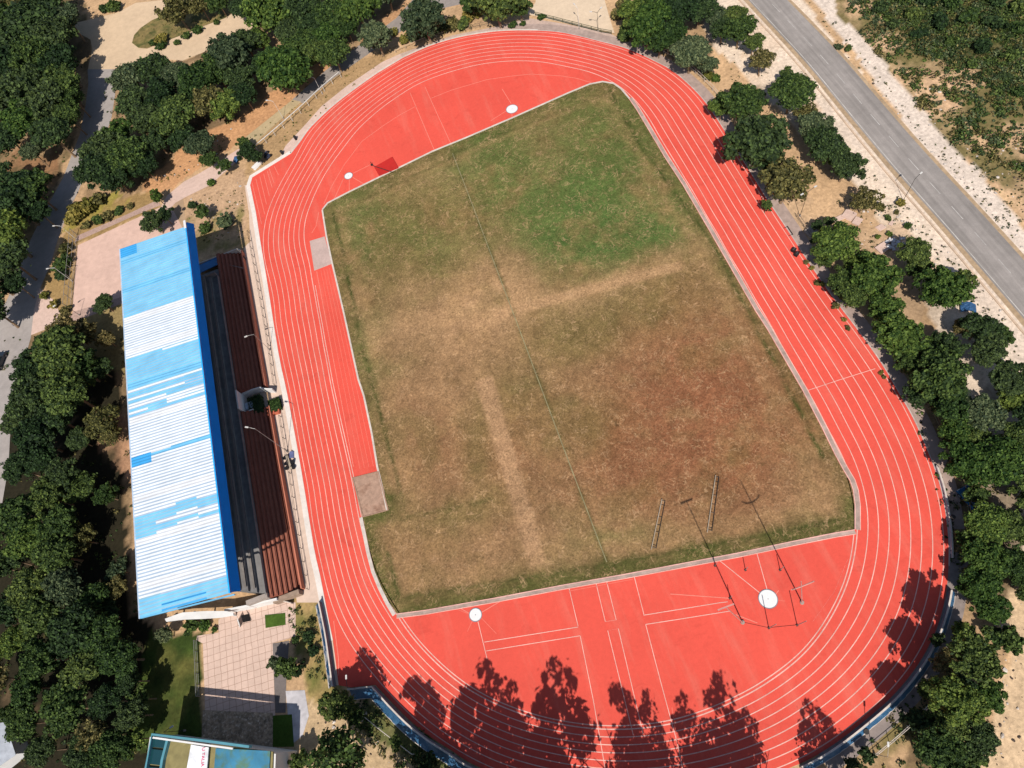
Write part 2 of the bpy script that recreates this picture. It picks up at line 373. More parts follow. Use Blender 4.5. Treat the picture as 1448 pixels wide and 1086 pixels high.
blot(560, 330, 95, 110, c_ol, .7); blot(520, 300, 60, 45, c_gr, .6); blot(600, 370, 60, 40, c_ol, .6)
blot(620, 260, 60, 30, lin(160, 135, 90), .6)
blot(820, 255, 155, 110, c_gr, 1.0, 10, .8); blot(820, 330, 80, 60, c_gr2, 1.0); blot(780, 240, 60, 40, c_gr2, .7); blot(870, 200, 45, 40, c_gr2, .6); blot(760, 210, 40, 45, lin(140, 118, 76), .45); blot(700, 215, 35, 60, c_ol, .6); blot(850, 170, 60, 50, c_ol, .7); blot(920, 338, 52, 28, c_gr2, 1.0); blot(880, 230, 60, 60, c_gr, .6)
blot(690, 225, 60, 40, c_gr, .75); blot(740, 290, 60, 40, c_gr, .6); blot(860, 160, 50, 35, c_gr, .6); blot(960, 300, 40, 60, c_gr, .5); blot(820, 395, 50, 22, c_ol, .5); blot(700, 270, 60, 40, c_gr, .5); blot(640, 310, 70, 30, c_ol, .5); blot(500, 330, 28, 50, c_gr, .5); blot(600, 345, 45, 25, c_gr, .4); blot(690, 440, 75, 55, c_tan, .85); blot(780, 420, 120, 22, c_tan, .5, -14); blot(900, 385, 90, 14, c_tan, .6, -14); blot(850, 300, 40, 30, c_gr2, .5)
blot(560, 450, 55, 60, lin(150, 124, 86), .5); blot(870, 460, 110, 50, c_ol, .6); blot(960, 420, 70, 40, c_ol, .5); blot(740, 570, 50, 60, c_ol, .6); blot(800, 480, 60, 35, c_ol, .55); blot(530, 500, 25, 80, c_gr, .5)
blot(1010, 540, 110, 120, c_br, .95, 60); blot(1000, 640, 150, 80, c_br, .9); blot(1040, 690, 110, 45, c_dk, .5); blot(880, 640, 90, 90, c_br, .6); blot(800, 690, 40, 25, c_dk, .45); blot(620, 640, 60, 60, lin(146, 108, 74), .7); blot(600, 770, 70, 50, lin(140, 112, 74), .6)
blot(960, 590, 130, 90, lin(142, 96, 66), .6); blot(720, 660, 60, 70, c_br, .4); blot(1080, 600, 60, 100, c_br, .6, 60); blot(680, 620, 30, 60, c_ol, .5); blot(820, 600, 60, 40, c_ol, .5); blot(650, 720, 90, 26, c_ol, .6, -10); blot(850, 770, 70, 22, c_gr, .5, -10)
pm = np.clip((fbm(wx, wy, 5.5, 77)-.47)/.22, 0, 1)*np.clip((fbm(wx, wy, 1.8, 78)-.3)/.3, 0, 1)
al = (pm*.55)[:, None]; gcol[:] = gcol*(1-al)+np.array(lin(150, 122, 80))*al
pm = np.clip((fbm(wx, wy, 6, 87)-.55)/.2, 0, 1)
al = (pm*.3)[:, None]; gcol[:] = gcol*(1-al)+np.array(lin(98, 102, 54))*al
# mown strips and the worn cross-track
band((684, 535), (762, 800), 15, lin(184, 148, 108), .8, .3)
band((700, 445), (965, 375), 9, c_tan, .6, .4); band((520, 480), (700, 430), 30, c_tan, .35, .7)
# green margins along the edge of the pitch
ed = np.full(len(gv), 1e9)
for i in range(nb):
    a, b = np.array(poly2[i]), np.array(poly2[(i+1) % nb]); d = b-a; L2 = d@d
    t = np.clip(((wx-a[0])*d[0]+(wy-a[1])*d[1])/L2, 0, 1); ed = np.minimum(ed, np.hypot(wx-a[0]-t*d[0], wy-a[1]-t*d[1]))
edn = ed+3.2*(fbm(wx, wy, 4, 51)-.5)
al = (np.clip(1.25-edn/2.6, 0, 1)*(.45+.4*(gvv > 700)))[:, None]; gcol[:] = gcol*(1-al)+np.array(lin(80, 90, 42))*al
al = (np.exp(-((edn-3.9)/1.0)**2)*.35)[:, None]; gcol[:] = gcol*(1-al)+np.array(lin(160, 132, 88))*al
# dark sprinkler/line grooves of greener grass
for p0, p1, wd, a in (((470, 300), (478, 325), 1.5, .7), ((640, 217), (733, 460), 1.6, .65), ((733, 460), (858, 795), 1.6, .5), ((478, 325), (505, 455), 1.5, .8), ((505, 455), (545, 610), 1.5, .8), ((545, 610), (575, 735), 1.4, .6), ((548, 780), (565, 845), 2, .7),
                      ((860, 125), (905, 205), 2.2, .7), ((905, 205), (1008, 345), 2.2, .7), ((1008, 345), (1120, 560), 1.8, .7), ((1120, 560), (1165, 650), 2.4, .8), ((640, 217), (860, 130), 1.4, .4), ((510, 285), (640, 222), 1.4, .45), ((565, 735), (700, 705), 2.5, .4), ((540, 850), (880, 795), 2.5, .5), ((880, 795), (1190, 735), 3, .6)):
    band(p0, p1, wd*1.9, lin(56, 74, 30), min(1, a*1.1), .7)
bn = fbm(wx, wy, 3.2, 61)[:, None]; gcol *= (.80+.52*bn)*np.array([.96, .90, .95])
def fibres(N, L, pos, cur):
    for sc, di, wd, colr, amt, seed in ((.55, .9, .030, lin(206, 166, 126), .55, 0), (1.1, 1.2, .035, lin(196, 156, 114), .45, 40), (.8, 1.0, .026, lin(84, 72, 42), .5, 90)):
        mp = N.new('ShaderNodeMapping'); mp.inputs['Location'].default_value = (seed, seed*.7, seed*.3); L.new(pos, mp.inputs['Vector'])
        n = N.new('ShaderNodeTexNoise'); n.inputs['Scale'].default_value = sc; n.inputs['Detail'].default_value = 2.5; n.inputs['Distortion'].default_value = di; n.inputs['Roughness'].default_value = .6; L.new(mp.outputs[0], n.inputs['Vector'])
        a = N.new('ShaderNodeMath'); a.operation = 'SUBTRACT'; a.inputs[1].default_value = .5; L.new(n.outputs['Fac'], a.inputs[0])
        b = N.new('ShaderNodeMath'); b.operation = 'ABSOLUTE'; L.new(a.outputs[0], b.inputs[0])
        r = N.new('ShaderNodeMapRange'); r.inputs['From Min'].default_value = 0; r.inputs['From Max'].default_value = wd; r.inputs['To Min'].default_value = amt; r.inputs['To Max'].default_value = 0; L.new(b.outputs[0], r.inputs['Value'])
        m = N.new('ShaderNodeTexNoise'); m.inputs['Scale'].default_value = .45; m.inputs['Detail'].default_value = 4; L.new(mp.outputs[0], m.inputs['Vector'])
        rm = N.new('ShaderNodeMapRange'); rm.inputs['From Min'].default_value = .42; rm.inputs['From Max'].default_value = .6; L.new(m.outputs['Fac'], rm.inputs['Value'])
        q = N.new('ShaderNodeMath'); q.operation = 'MULTIPLY'; L.new(r.outputs[0], q.inputs[0]); L.new(rm.outputs[0], q.inputs[1])
        x = N.new('ShaderNodeMix'); x.data_type = 'RGBA'; x.inputs['B'].default_value = (*colr, 1); L.new(q.outputs[0], x.inputs['Factor']); L.new(cur, x.inputs['A']); cur = x.outputs['Result']
    return cur
gm = mat('dry pitch grass', attr='Col', pattern=fibres, rough=.95, n1=(3.4, .34), n2=(.7, .18), n3=(2.1, .36), spec=.05, bump=.09)
inf = link('infield', colmesh('infield', gv, gf, gcol), gm); tag(inf, kind='structure')
me = inf.data
bm = bmesh.new(); bm.from_mesh(me)
for f in bm.faces:
    if f.normal.z < 0: f.normal_flip()
bm.to_mesh(me); bm.free()

# pitch centre pipe: thin pale line of pegs lying down the middle of the pitch
bm = bmesh.new(); ribbon(bm, Gs([(640, 217), (672, 300), (705, 388), (733, 462), (768, 556), (805, 655), (858, 795)]), .14, .056)
flat('centre_line', bm, mat('old chalk line', lin(150, 140, 104), .9, n1=(.8, .5), n2=None), inf)

# kerbs round the pitch
bm = bmesh.new()
ribbon(bm, Gs([(513, 731), (518, 755), (523, 780), (530, 807), (539.5, 830), (550.5, 852), (560, 868)]), .55, .0, .11, off=-.3)
ribbon(bm, gw[47:] + gw[:1], .32, 0, .11, off=.16)
ribbon(bm, gw[:15], .35, 0, .11, off=.17)
tag(obj('kerb', bm, m_kerb), kind='structure')
bm = bmesh.new()
right = gw[14:32]; ribbon(bm, right, .62, .0, .09, off=.4)
bot = gw[31:41]; ribbon(bm, bot, .5, .0, .085, off=.32)
tag(obj('drain_channel', bm, mat('channel concrete', lin(186, 160, 148), .9, n1=(.9, .28), n2=(.4, .2))), kind='structure')
bm = bmesh.new()
for pth in (right, bot):
    for o_ in (.08, .76 if pth is right else .66):
        ribbon(bm, pth, .12, 0, .115, off=o_)
tag(obj('kerb', bm, m_white), kind='structure')

# ---- lane lines: an even eight-lane oval, eased onto the surveyed inner and outer edges
R1, LH = 36.23, 61.185/2
def oval(n=480):
    P = []
    segs = [('r', 2*LH), ('t', math.pi*R1), ('l', 2*LH), ('b', math.pi*R1)]; tot = sum(s for _, s in segs)
    for i in range(n):
        s = tot*i/n
        for k, L in segs:
            if s < L: break
            s -= L
        if k == 'r': p, nn = (R1, -LH+s), (1, 0)
        elif k == 't': a = s/R1; nn = (math.cos(a), math.sin(a)); p = (R1*nn[0], LH+R1*nn[1])
        elif k == 'l': p, nn = (-R1, LH-s), (-1, 0)
        else: a = math.pi+s/R1; nn = (math.cos(a), math.sin(a)); p = (R1*nn[0], -LH+R1*nn[1])
        P.append((p[0], p[1], nn[0], nn[1]))
    return np.array(P), tot
OV, TOT = oval(); NS = len(OV)
def offsets(pts, base, sig):
    S, D = [], []
    for p in Gs(pts):
        d = np.hypot(OV[:, 0]-p.x, OV[:, 1]-p.y)+0.0
        # side test along the normal
        lat = abs((p.x-OV[:, 0])*-OV[:, 3]+(p.y-OV[:, 1])*OV[:, 2]); i = np.argmin(lat+.5*d)
        S.append(i*TOT/NS); D.append((p.x-OV[i, 0])*OV[i, 2]+(p.y-OV[i, 1])*OV[i, 3])
    S, D = np.array(S), np.array(D); s = np.arange(NS)*TOT/NS
    dd = abs(s[:, None]-S[None]); dd = np.minimum(dd, TOT-dd)
    w_ = np.exp(-.5*(dd/sig)**2)+1e-5*np.exp(-.5*(dd/(sig*4))**2)+1e-12
    return (w_*D).sum(1)/w_.sum(1)
INP = [(613, 934), (637, 955), (661, 974), (700, 994), (750, 1013), (813, 1027), (876, 1031), (920, 1028), (961, 1021), (1000, 1007), (1037, 992), (1087, 964), (1137, 924), (1162, 895), (1180, 864), (1200, 821), (1209, 780), (1213, 745), (1213, 715), (1206, 685), (1192, 652),
       (1165, 597), (1141, 552), (1115, 505), (1078, 440), (1040, 375), (1005, 315), (975, 263), (950, 222), (930, 189), (912, 160), (895, 138), (870, 118), (840, 104), (800, 94.5), (760, 87), (724, 86.5), (680, 91), (640, 101), (600, 115), (550, 145), (520, 170), (480, 217), (458, 250), (444, 278), (432, 310), (429, 335), (436, 362),
       (443, 405), (451, 449), (460, 500), (469, 549), (480, 600), (497, 675), (507, 730), (520, 785), (535, 825), (558, 862), (580, 897)]
OUP = [p for p in OUT if p[1] < 1086 or True][:] + [(531, 968.5-8), (505, 935), (485, 905), (470, 876), (456, 826)] + TAIL2[3:8] + [(369, 352), (369, 330), (372, 310), (381, 285), (395, 258), (412, 229)] + TAIL4[1:]
oi, oo = offsets(INP, 0, 2.6), offsets(OUP, 9.9, 2.8)
ks = np.hanning(15); ks /= ks.sum()
sm = lambda a: np.convolve(np.concatenate([a[-7:], a, a[:7]]), ks, 'valid')
oi, oo = sm(oi), sm(oo)
def lane(k, extra=0.0):
    d = oi+(oo-.55-oi)*k/8+extra
    return [Vector((OV[i, 0]+OV[i, 2]*d[i], OV[i, 1]+OV[i, 3]*d[i], 0)) for i in range(NS)]
bm = bmesh.new()
for k in range(9): ribbon(bm, lane(k), .115 if k else .15, .05, closed=True)
dbl = lane(0, -.42)
i0 = [i for i in range(NS)]
s_of = lambda frac: int(frac*NS)
ribbon(bm, dbl[int(NS*.52):int(NS*.985)], .13, .05)
def strokes(bm, L, wd=.11, z=.052):
    for p in L: ribbon(bm, Gs(p), wd, z)
strokes(bm, [[(804, 829), (817.5, 885.5)], [(820.5, 899), (839, 990), (858, 1100)], [(842, 821.5), (856, 879), (871.4, 876.7), (857, 819)], [(895.7, 1040), (859.4, 891.7), (874.4, 889), (909.5, 1038)],
             [(895.7, 811), (910.8, 870)], [(913, 883), (935, 967), (958, 1052), (966, 1090)], [(910, 870), (1017, 852.5), (1029, 851)], [(913, 883), (962, 875.4), (1033, 864)], [(685, 908), (817.5, 886.7)], [(687.7, 920.5), (820.5, 899)],
             [(676, 879), (689, 932)], [(1014, 790), (1075, 839)], [(1069, 778), (1085, 835)], [(1141, 552.6), (1188, 537), (1237.5, 521.5)]], .095)
strokes(bm, [[(1149, 879), (1180, 836), (1199, 790)]], .01)
o_l = flat('lane_lines', bm, m_white, track)
bm = bmesh.new()
strokes(bm, [[(580, 131.5), (597, 172), (614, 212)], [(601, 123), (619, 163), (637, 202)], [(610, 139), (637.6, 128), (688, 113), (724, 107.7), (751.6, 105), (794, 107.7), (815, 111), (836, 117)],
             [(589, 150), (565, 163), (542, 178), (512, 200), (487, 233), (470, 262), (458, 289)], [(485.7, 253), (473, 281)], [(494, 254), (494, 270)], [(499, 251), (514, 260)], [(499, 245.5), (524, 233)], [(694, 171), (716, 157)], [(724, 158), (724, 165)], [(710, 126), (723, 147)],
             [(948, 840), (1031, 846)], [(651, 860), (663, 867)], [(681, 866), (720, 843)], [(1096, 841), (1101, 835)], [(1040, 869), (1071, 881)],
             [(356.6, 259), (370, 317)], [(362, 253), (374.5, 303)], [(367.6, 250), (377, 289)], [(373, 246), (381, 277)], [(378, 242), (385, 265.6)], [(381, 239), (387.6, 258.7)], [(388, 235.5), (394, 247.6)],
             [(472, 878), (478.7, 930), (479, 955)], [(448, 384), (470, 500), (500, 660)], [(441, 330), (447, 320), (451, 300)]], .12)
flat('worn_lines', bm, m_faint, track)
bm = bmesh.new()
for f_ in (.25, .45, .65, .85):
    ribbon(bm, Gs([(449+(469-449)*f_, 384-6*f_), (470+(497-470)*f_, 500-6*f_), (501+(533-501)*f_, 664-5*f_)]), .1, .052)
strokes(bm, [[(804, 836), (895, 819)], [(1095, 848), (1110, 850)], [(950, 1000), (958, 1052)], [(681, 874), (702, 896)], [(668, 878), (661, 893)], [(663, 868), (637, 858)]], .1)
flat('faded_lines', bm, m_faint2, track)

# sand pits / runway ends and the dark red landing square
m_pit = mat('pale pit cover', lin(206, 178, 168), .9, n1=(2, .12), n2=(.4, .1))
tag(sheet('sand_pit', Gs([(438, 341), (459, 334.5), (470, 373), (444.5, 383)]), .055, m_pit, depth=.05), kind='structure')
m_pit2 = mat('brown sand pit', lin(188, 152, 130), .95, n1=(1.4, .2), n2=(.5, .2), c2=(lin(140, 104, 84), .5, .5, .7), bump=.03)
pit = sheet('sand_pit', Gs([(499, 676), (535, 667), (548.5, 721), (513.5, 730.5)]), .06, m_pit2, depth=.05); tag(pit, kind='structure')
bm = bmesh.new(); ribbon(bm, Gs([(499, 676), (535, 667), (549, 721.5), (513.5, 731)]), .25, 0, .13, closed=True)
tag(obj('kerb', bm, mat('pit edging', lin(176, 140, 118), .9)), kind='structure')

# pavements, paths, roads -------------------------------------------------
ow = cat_rom(Gs(OUT), n=3)
idx = lambda u, v: min(range(len(ow)), key=lambda i: (ow[i]-G(u, v)).length)
bm = bmesh.new(); ribbon(bm, ow[idx(724, 43):idx(1341, 760)], 2.3, .02, off=1.0)
flat_p = flat('pavement', bm, mat('mauve paving', lin(182, 158, 146), .9, n1=(1.2, .18), n2=(.3, .14))); tag(flat_p, kind='structure')
bm = bmesh.new(); ribbon(bm, ow[idx(1341, 780):idx(1147, 1072)], 2.6, .022, off=1.1)
tag(flat('pavement', bm, mat('grey paving', lin(150, 136, 130), .9, n1=(1.2, .2), n2=(.3, .18))), kind='structure')
def path(name, px, z, m): return tag(sheet(name, Gs(px), z, m), kind='structure')
path('walkway', [(345, 352), (349, 346), (354, 342), (352, 300), (346, 262), (354, 262), (363, 300), (370, 345), (378, 392), (408, 560), (427, 663), (445, 773), (454, 814), (466, 876), (480, 969), (473, 969), (462, 905), (452, 852), (420, 852), (417, 832), (397, 690), (379, 560), (360, 440)], .02, mat('cream walkway', lin(232, 204, 184), .9, n1=(1.5, .1), n2=(.3, .07)))
bm = bmesh.new(); ribbon(bm, cat_rom(Gs(TAIL2), n=3)+Gs(CORN)+Gs(TAIL3), .9, 0, .09, off=.45)
tag(obj('kerb', bm, mat('white kerb', lin(244, 232, 222), .8, n1=(1.5, .1), n2=(.4, .08))), kind='structure')
bm = bmesh.new(); ribbon(bm, cat_rom(Gs([(412, 217)]+TAIL4+[(570, 82)]+OUT[1:6]), n=3), .4, 0, .09, off=.2)
tag(obj('kerb', bm, m_kerb), kind='structure')
bm = bmesh.new(); ribbon(bm, cat_rom(Gs(OUT[4:32]), n=3), .16, 0, .08, off=.08)
tag(obj('kerb', bm, mat('grey white kerb', lin(205, 190, 182), .8, n1=(.8, .3), n2=(.3, .15))), kind='structure')
path('paving', [(392, 229), (404, 206), (432, 176), (455, 150), (490, 122), (540, 88), (566, 76), (570, 83), (532, 106), (497, 131), (468, 154), (440, 181), (412, 218), (400, 224)], .022, m_pink)
path('paving', [(566, 76), (640, 50), (700, 38), (730, 30), (750, 26), (800, 34), (862, 47), (905, 70), (930, 88), (905, 78), (849, 60), (799, 48), (724, 44.5), (645, 55), (570, 83)], .018, mat('grey pink paving', lin(206, 178, 162), .9, n1=(1.4, .18), n2=(.3, .12)))
path('paved_court', [(745, 20), (757, 4), (765, -40), (850, -40), (855, 0), (861, 22), (869, 47), (800, 33)], .024, mat('beige court', lin(232, 206, 176), .9, n1=(.9, .1), n2=(.2, .08), n3=(4, .08)))
path('paved_court', [(110, 347), (191, 309.5), (231, 291), (246, 299), (262, 330), (262, 440), (200, 430), (175, 419), (134, 432), (103, 441), (105, 400)], .024, mat('pink court', lin(228, 190, 172), .9, n1=(.8, .1), n2=(.2, .07), n3=(5, .09)))
path('footpath', [(228, 292), (236, 277), (260, 257), (283, 244.5), (309, 229), (335, 212), (352, 203), (352, 214), (338, 226), (322, 240), (296, 262.5), (262, 279), (248, 287), (240, 297)], .026, m_pink)
path('footpath', [(246, 287), (259, 280), (264, 330), (250, 336)], .022, mat('tan path', lin(190, 158, 126), .9, n1=(1.2, .15)))
path('footpath', [(105, 343), (190, 305), (228, 290), (222, 283), (180, 303), (110, 333)], .018, mat('brick path', lin(190, 158, 144), .9, n1=(2.5, .28), n2=(.4, .15)))
path('footpath', [(98, 452), (103, 441), (134, 432), (176, 419), (176, 428), (140, 442), (102, 456)], .018, _mats['brick path'])
path('footpath', [(344.7, 196), (413.6, 141), (426, 144), (390, 175), (356, 207)], .02, mat('straw slabs', lin(196, 172, 132), .9, n1=(1.5, .15), n2=(.4, .12)))
path('footpath', [(413, 141), (460, 100), (505, 66), (560, 26), (590, -8), (650, -30), (665, 3), (625, 12), (603, 20), (565, 46), (510, 84), (470, 112), (428, 146)], .016, mat('grey asphalt path', lin(160, 148, 140), .9, n1=(1.5, .15), n2=(.3, .12)))
_d = G(331, 995)-G(325, 905); TILE = math.atan2(_d.y, _d.x)
def tiles(N, L, pos, cur):
    mp = N.new('ShaderNodeMapping'); mp.inputs['Rotation'].default_value[2] = -TILE; L.new(pos, mp.inputs['Vector'])
    b = N.new('ShaderNodeTexBrick'); b.offset = 0; b.inputs['Scale'].default_value = 1; b.inputs['Brick Width'].default_value = 1.02; b.inputs['Row Height'].default_value = 1.02
    b.inputs['Mortar Size'].default_value = .035; b.inputs['Color1'].default_value = (1, 1, 1, 1); b.inputs['Color2'].default_value = (.93, .93, .93, 1); b.inputs['Mortar'].default_value = (.55, .5, .47, 1)
    n = N.new('ShaderNodeTexNoise'); n.inputs['Scale'].default_value = .5; L.new(pos, n.inputs['Vector'])
    va = N.new('ShaderNodeVectorMath'); va.operation = 'MULTIPLY_ADD'; va.inputs[1].default_value = (.35, .35, 0); L.new(n.outputs['Color'], va.inputs[0]); L.new(mp.outputs[0], va.inputs[2]); L.new(va.outputs[0], b.inputs['Vector'])
    x = N.new('ShaderNodeMix'); x.data_type = 'RGBA'; x.blend_type = 'MULTIPLY'; x.inputs['Factor'].default_value = 1; L.new(cur, x.inputs['A']); L.new(b.outputs[0], x.inputs['B']); return x.outputs['Result']
path('plaza', [(278, 905), (279, 899), (309, 894.5), (309, 876), (329, 866), (372, 855), (405, 850), (418, 852), (418, 900), (385.6, 910), (389, 1005), (389, 1080), (284, 1080), (290, 1002), (287, 910)], .02, mat('pink plaza tiles', lin(232, 200, 182), .9, n1=(1.5, .08), n2=(.25, .07), pattern=tiles))
path('plaza', [(287, 1004), (386, 1008), (388, 1062), (285, 1050)], .026, mat('dark speckled paving', lin(176, 152, 126), .95, n1=(2.2, .6), n2=(.7, .4), c2=(lin(226, 206, 184), 2.6, .54, .66), bump=.03))  # darker speckled sheet over the lower end of the plaza
m_lawn = mat('short lawn', lin(76, 100, 40), .95, n1=(3, .3), n2=(.5, .2), spec=.05, bump=.05)
bm = bmesh.new()
tag(sheet('lawn', Gs([(375, 870), (403.5, 867), (404, 883.5), (376, 888)]), .1, m_lawn, depth=.1), kind='structure')
tag(sheet('lawn', Gs([(386, 1012), (413, 1010), (416, 1056), (386, 1056)]), .05, m_lawn, depth=.05), kind='structure')
path('paved_strip', [(385.6, 910), (409, 906), (405, 960), (404, 1008), (389.5, 1008)], .03, mat('dark grey paving', lin(124, 114, 110), .9, n1=(2, .15)))
path('footpath', [(404, 977), (431, 976), (437, 1012), (428, 1040), (414, 1052), (408, 1020)], .035, mat('white grey paving', lin(206, 200, 202), .9, n1=(1.2, .2), n2=(.4, .15)))
# roads
def tarwear(N, L, pos, cur):
    mp = N.new('ShaderNodeMapping'); mp.inputs['Scale'].default_value = (1.1, .035, 1); L.new(pos, mp.inputs['Vector'])
    n = N.new('ShaderNodeTexNoise'); n.inputs['Scale'].default_value = 1; n.inputs['Detail'].default_value = 7; L.new(mp.outputs[0], n.inputs['Vector'])
    r = N.new('ShaderNodeMapRange'); r.inputs['From Min'].default_value = .35; r.inputs['From Max'].default_value = .65; r.inputs['To Min'].default_value = .78; r.inputs['To Max'].default_value = 1.08; L.new(n.outputs['Fac'], r.inputs['Value'])
    x = N.new('ShaderNodeMix'); x.data_type = 'RGBA'; x.blend_type = 'MULTIPLY'; x.inputs['Factor'].default_value = 1; L.new(cur, x.inputs['A']); L.new(r.outputs[0], x.inputs['B']); return x.outputs['Result']
m_tar = mat('worn asphalt', lin(166, 157, 151, .6), .9, n1=(.6, .12), n2=(.1, .1), n3=(7, .14), spec=.2, pattern=tarwear)
road_c = Gs([(1091, 6), (1160, 79), (1223.5, 154), (1285, 226), (1367, 317), (1461, 424)], 0)
d0 = (road_c[1]-road_c[0]).normalized(); d1 = (road_c[-1]-road_c[-2]).normalized()
road_c = cat_rom(road_c, n=4)
road_c = [road_c[0]-d0*600]+road_c+[road_c[-1]+d1*600]
RW = sum((G(*a)-G(*b)).length for a, b in (((1143.5, 90), (1176, 67.5)), ((1211, 170), (1236, 137.5)), ((1271, 245), (1298.5, 207.5)), ((1348.5, 332), (1385, 303))))/4; print('RW', RW)
bm = bmesh.new(); ribbon(bm, road_c, RW, .03)
road = tag(flat('road', bm, m_tar), kind='structure')
bm = bmesh.new(); ribbon(bm, road_c, .12, .036, off=-RW/2+.35)
flat('edge_line', bm, mat('road edge paint', lin(205, 198, 190), .8, n1=(.5, .4)), road)
bm = bmesh.new(); cl = resample(road_c, 3.0)
for i in range(0, len(cl)-1, 2):
    if -80 < cl[i].y < 200: ribbon(bm, [cl[i], cl[i+1]], .1, .036, off=.1)
flat('centre_dashes', bm, mat('road dash paint', lin(196, 190, 184), .8, n1=(.8, .4)), road)
bm = bmesh.new(); ribbon(bm, road_c, .9, .022, off=-RW/2-.35); ribbon(bm, road_c, .7, .022, off=RW/2+.3)
tag(flat('road_shoulder', bm, mat('tan gravel', lin(186, 158, 126), .95, n1=(1.5, .25), n2=(.4, .2))), kind='structure')
bm = bmesh.new(); ribbon(bm, road_c, .3, 0, .12, off=-RW/2-1.5)
tag(obj('kerb', bm, mat('pale road kerb', lin(214, 186, 160), .9, n1=(.6, .3))), kind='structure')
path('side_road', [(124, 98), (165, 98), (163, 132), (158, 165), (148, 196), (134, 218), (122, 240), (112, 268), (96, 300), (82, 338), (72, 372), (58, 405), (50, 440), (44, 476), (32, 520), (20, 562), (15, 604), (12, 660), (0, 730), (-20, 800), (-90, 800), (-60, 640), (-30, 540), (-14, 470), (12, 420), (38, 350), (60, 305), (78, 272), (90, 250), (103, 215), (113, 190), (121, 150), (125, 120)], .02, mat('side road asphalt', lin(168, 158, 152, .66), .9, n1=(.8, .12), n2=(.15, .1), n3=(6, .1)))
path('forecourt', [(56, 407), (76, 425), (86, 445), (84, 458), (44, 474), (48, 440)], .025, m_pink)
m_drt = mat('pale dirt road', lin(224, 194, 160), .95, n1=(.8, .1), n2=(.12, .1), n3=(4, .08))
path('dirt_road', [(232, -60), (231, 0), (192, 4), (165, 18), (130, 27), (104, 33), (110, 46), (128, 56), (131, 70), (126, 90), (124, 101), (165, 101), (182, 95), (208, 90), (226, 83), (258, 86), (290, 73), (308, 60), (342, 46), (372, 34), (400, 0), (420, -60)], .012, m_drt)
path('traffic_island', [(187, 61), (190, 50), (199, 40), (215, 29), (232, 22), (262, 12), (300, -6), (345, -20), (352, 4), (318, 26), (280, 40), (268, 46), (235, 58), (208, 69), (196, 68)], .10, mat('dry grass verge', lin(142, 122, 74), .95, n1=(1.1, .3), n2=(.3, .25), c2=(lin(92, 92, 44), .35, .45, .62), bump=.05))

# ================================================================== THROWING CIRCLES
m_disc = mat('white painted concrete', lin(250, 246, 244, .6), .7, n1=(2, .04), n2=None)
m_ring = mat('steel ring', lin(150, 150, 160), .5, metal=.3, n2=None)
def circle(u, v, r, label):
    c = G(u, v); e = empty('throwing_circle', c, 0, label, 'throwing circle', 'throwing circles')
    bm = bmesh.new(); bmesh.ops.create_cone(bm, cap_ends=True, segments=40, radius1=r, radius2=r, depth=.03, matrix=Matrix.Translation((0, 0, .055))); obj('slab', bm, m_disc, e)
    bm = bmesh.new(); ribbon(bm, [(math.cos(a)*(r+.05), math.sin(a)*(r+.05)) for a in np.linspace(0, 2*math.pi, 41)[:-1]], .1, .03, .095, closed=True); obj('rim', bm, m_ring, e)
    bm = bmesh.new(); cyl(bm, (0, 0, .068), (0, 0, .078), .07); obj('centre_mark', bm, m_ring, e)
circle(724, 154.5, 1.18, 'white throwing circle near the middle of the top edge of the pitch')
circle(493, 249, .85, 'smallest white throwing circle, by the dark red square at the top left')
circle(672.5, 869.5, .88, 'white throwing circle below the bottom left corner of the pitch')
circle(1086, 847, 1.2, 'large white throwing circle inside the wire cage at the bottom right')

# ================================================================== THROWING CAGE
m_steel = mat('dark steel pole', lin(70, 66, 64), .5, n2=None, metal=.4)
m_galv = mat('galvanised steel', lin(168, 164, 160), .5, n2=None, metal=.3)
m_black = mat('black plastic', lin(30, 30, 34), .6, n2=None)
m_mast = mat('dull pink mast paint', lin(214, 150, 140), .7, n2=None)
def mast(u, v, h, bar, label):
    c = G(u, v, .04); e = empty('cage_mast', c, 0, label, 'mast', 'tall masts of the throwing cage')
    bm = bmesh.new(); TX, TY = -4.6, 1.2; cyl(bm, (0, 0, 0), (TX, TY, h), .085, .06, 8); obj('pole', bm, m_mast, e)  # tilt invented to swing the mast's cast shadow towards the pitch
    bm = bmesh.new(); cyl(bm, (0, 0, 0), (0, 0, .25), .3, .24, 12); obj('base', bm, m_conc, e)
    bm = bmesh.new()
    if bar == 'head': box(bm, (TX, TY, h), (1.9, .16, .22))
    else:
        pts = [Vector((TX*(h-4.2)/h+math.sin(a)*1.6, TY*(h-4.2)/h, h-4.2+1.6*(1-math.cos(a)))) for a in np.linspace(-1, 1, 9)]
        for a, b in zip(pts[:-1], pts[1:]): cyl(bm, a, b, .09, n=6)
    obj('crossbar', bm, m_mast, e)
mast(1050, 880, 21, 'head', 'tall pale mast with a wide lamp crosshead, left of the throwing cage')
mast(1134, 852, 21.5, 'bow', 'tall pale mast with a curved crossbar, right of the throwing cage')
def cpost(u, v, h, label):
    c = G(u, v, .04); e = empty('cage_post', c, 0, label, 'post', 'posts of the throwing cage')
    bm = bmesh.new(); cyl(bm, (0, 0, 0), (0, 0, h), .06, .05, 6); obj('pole', bm, m_galv, e)
    bm = bmesh.new(); box(bm, (0, 0, .03), (.3, .3, .06)); obj('foot', bm, m_steel, e)
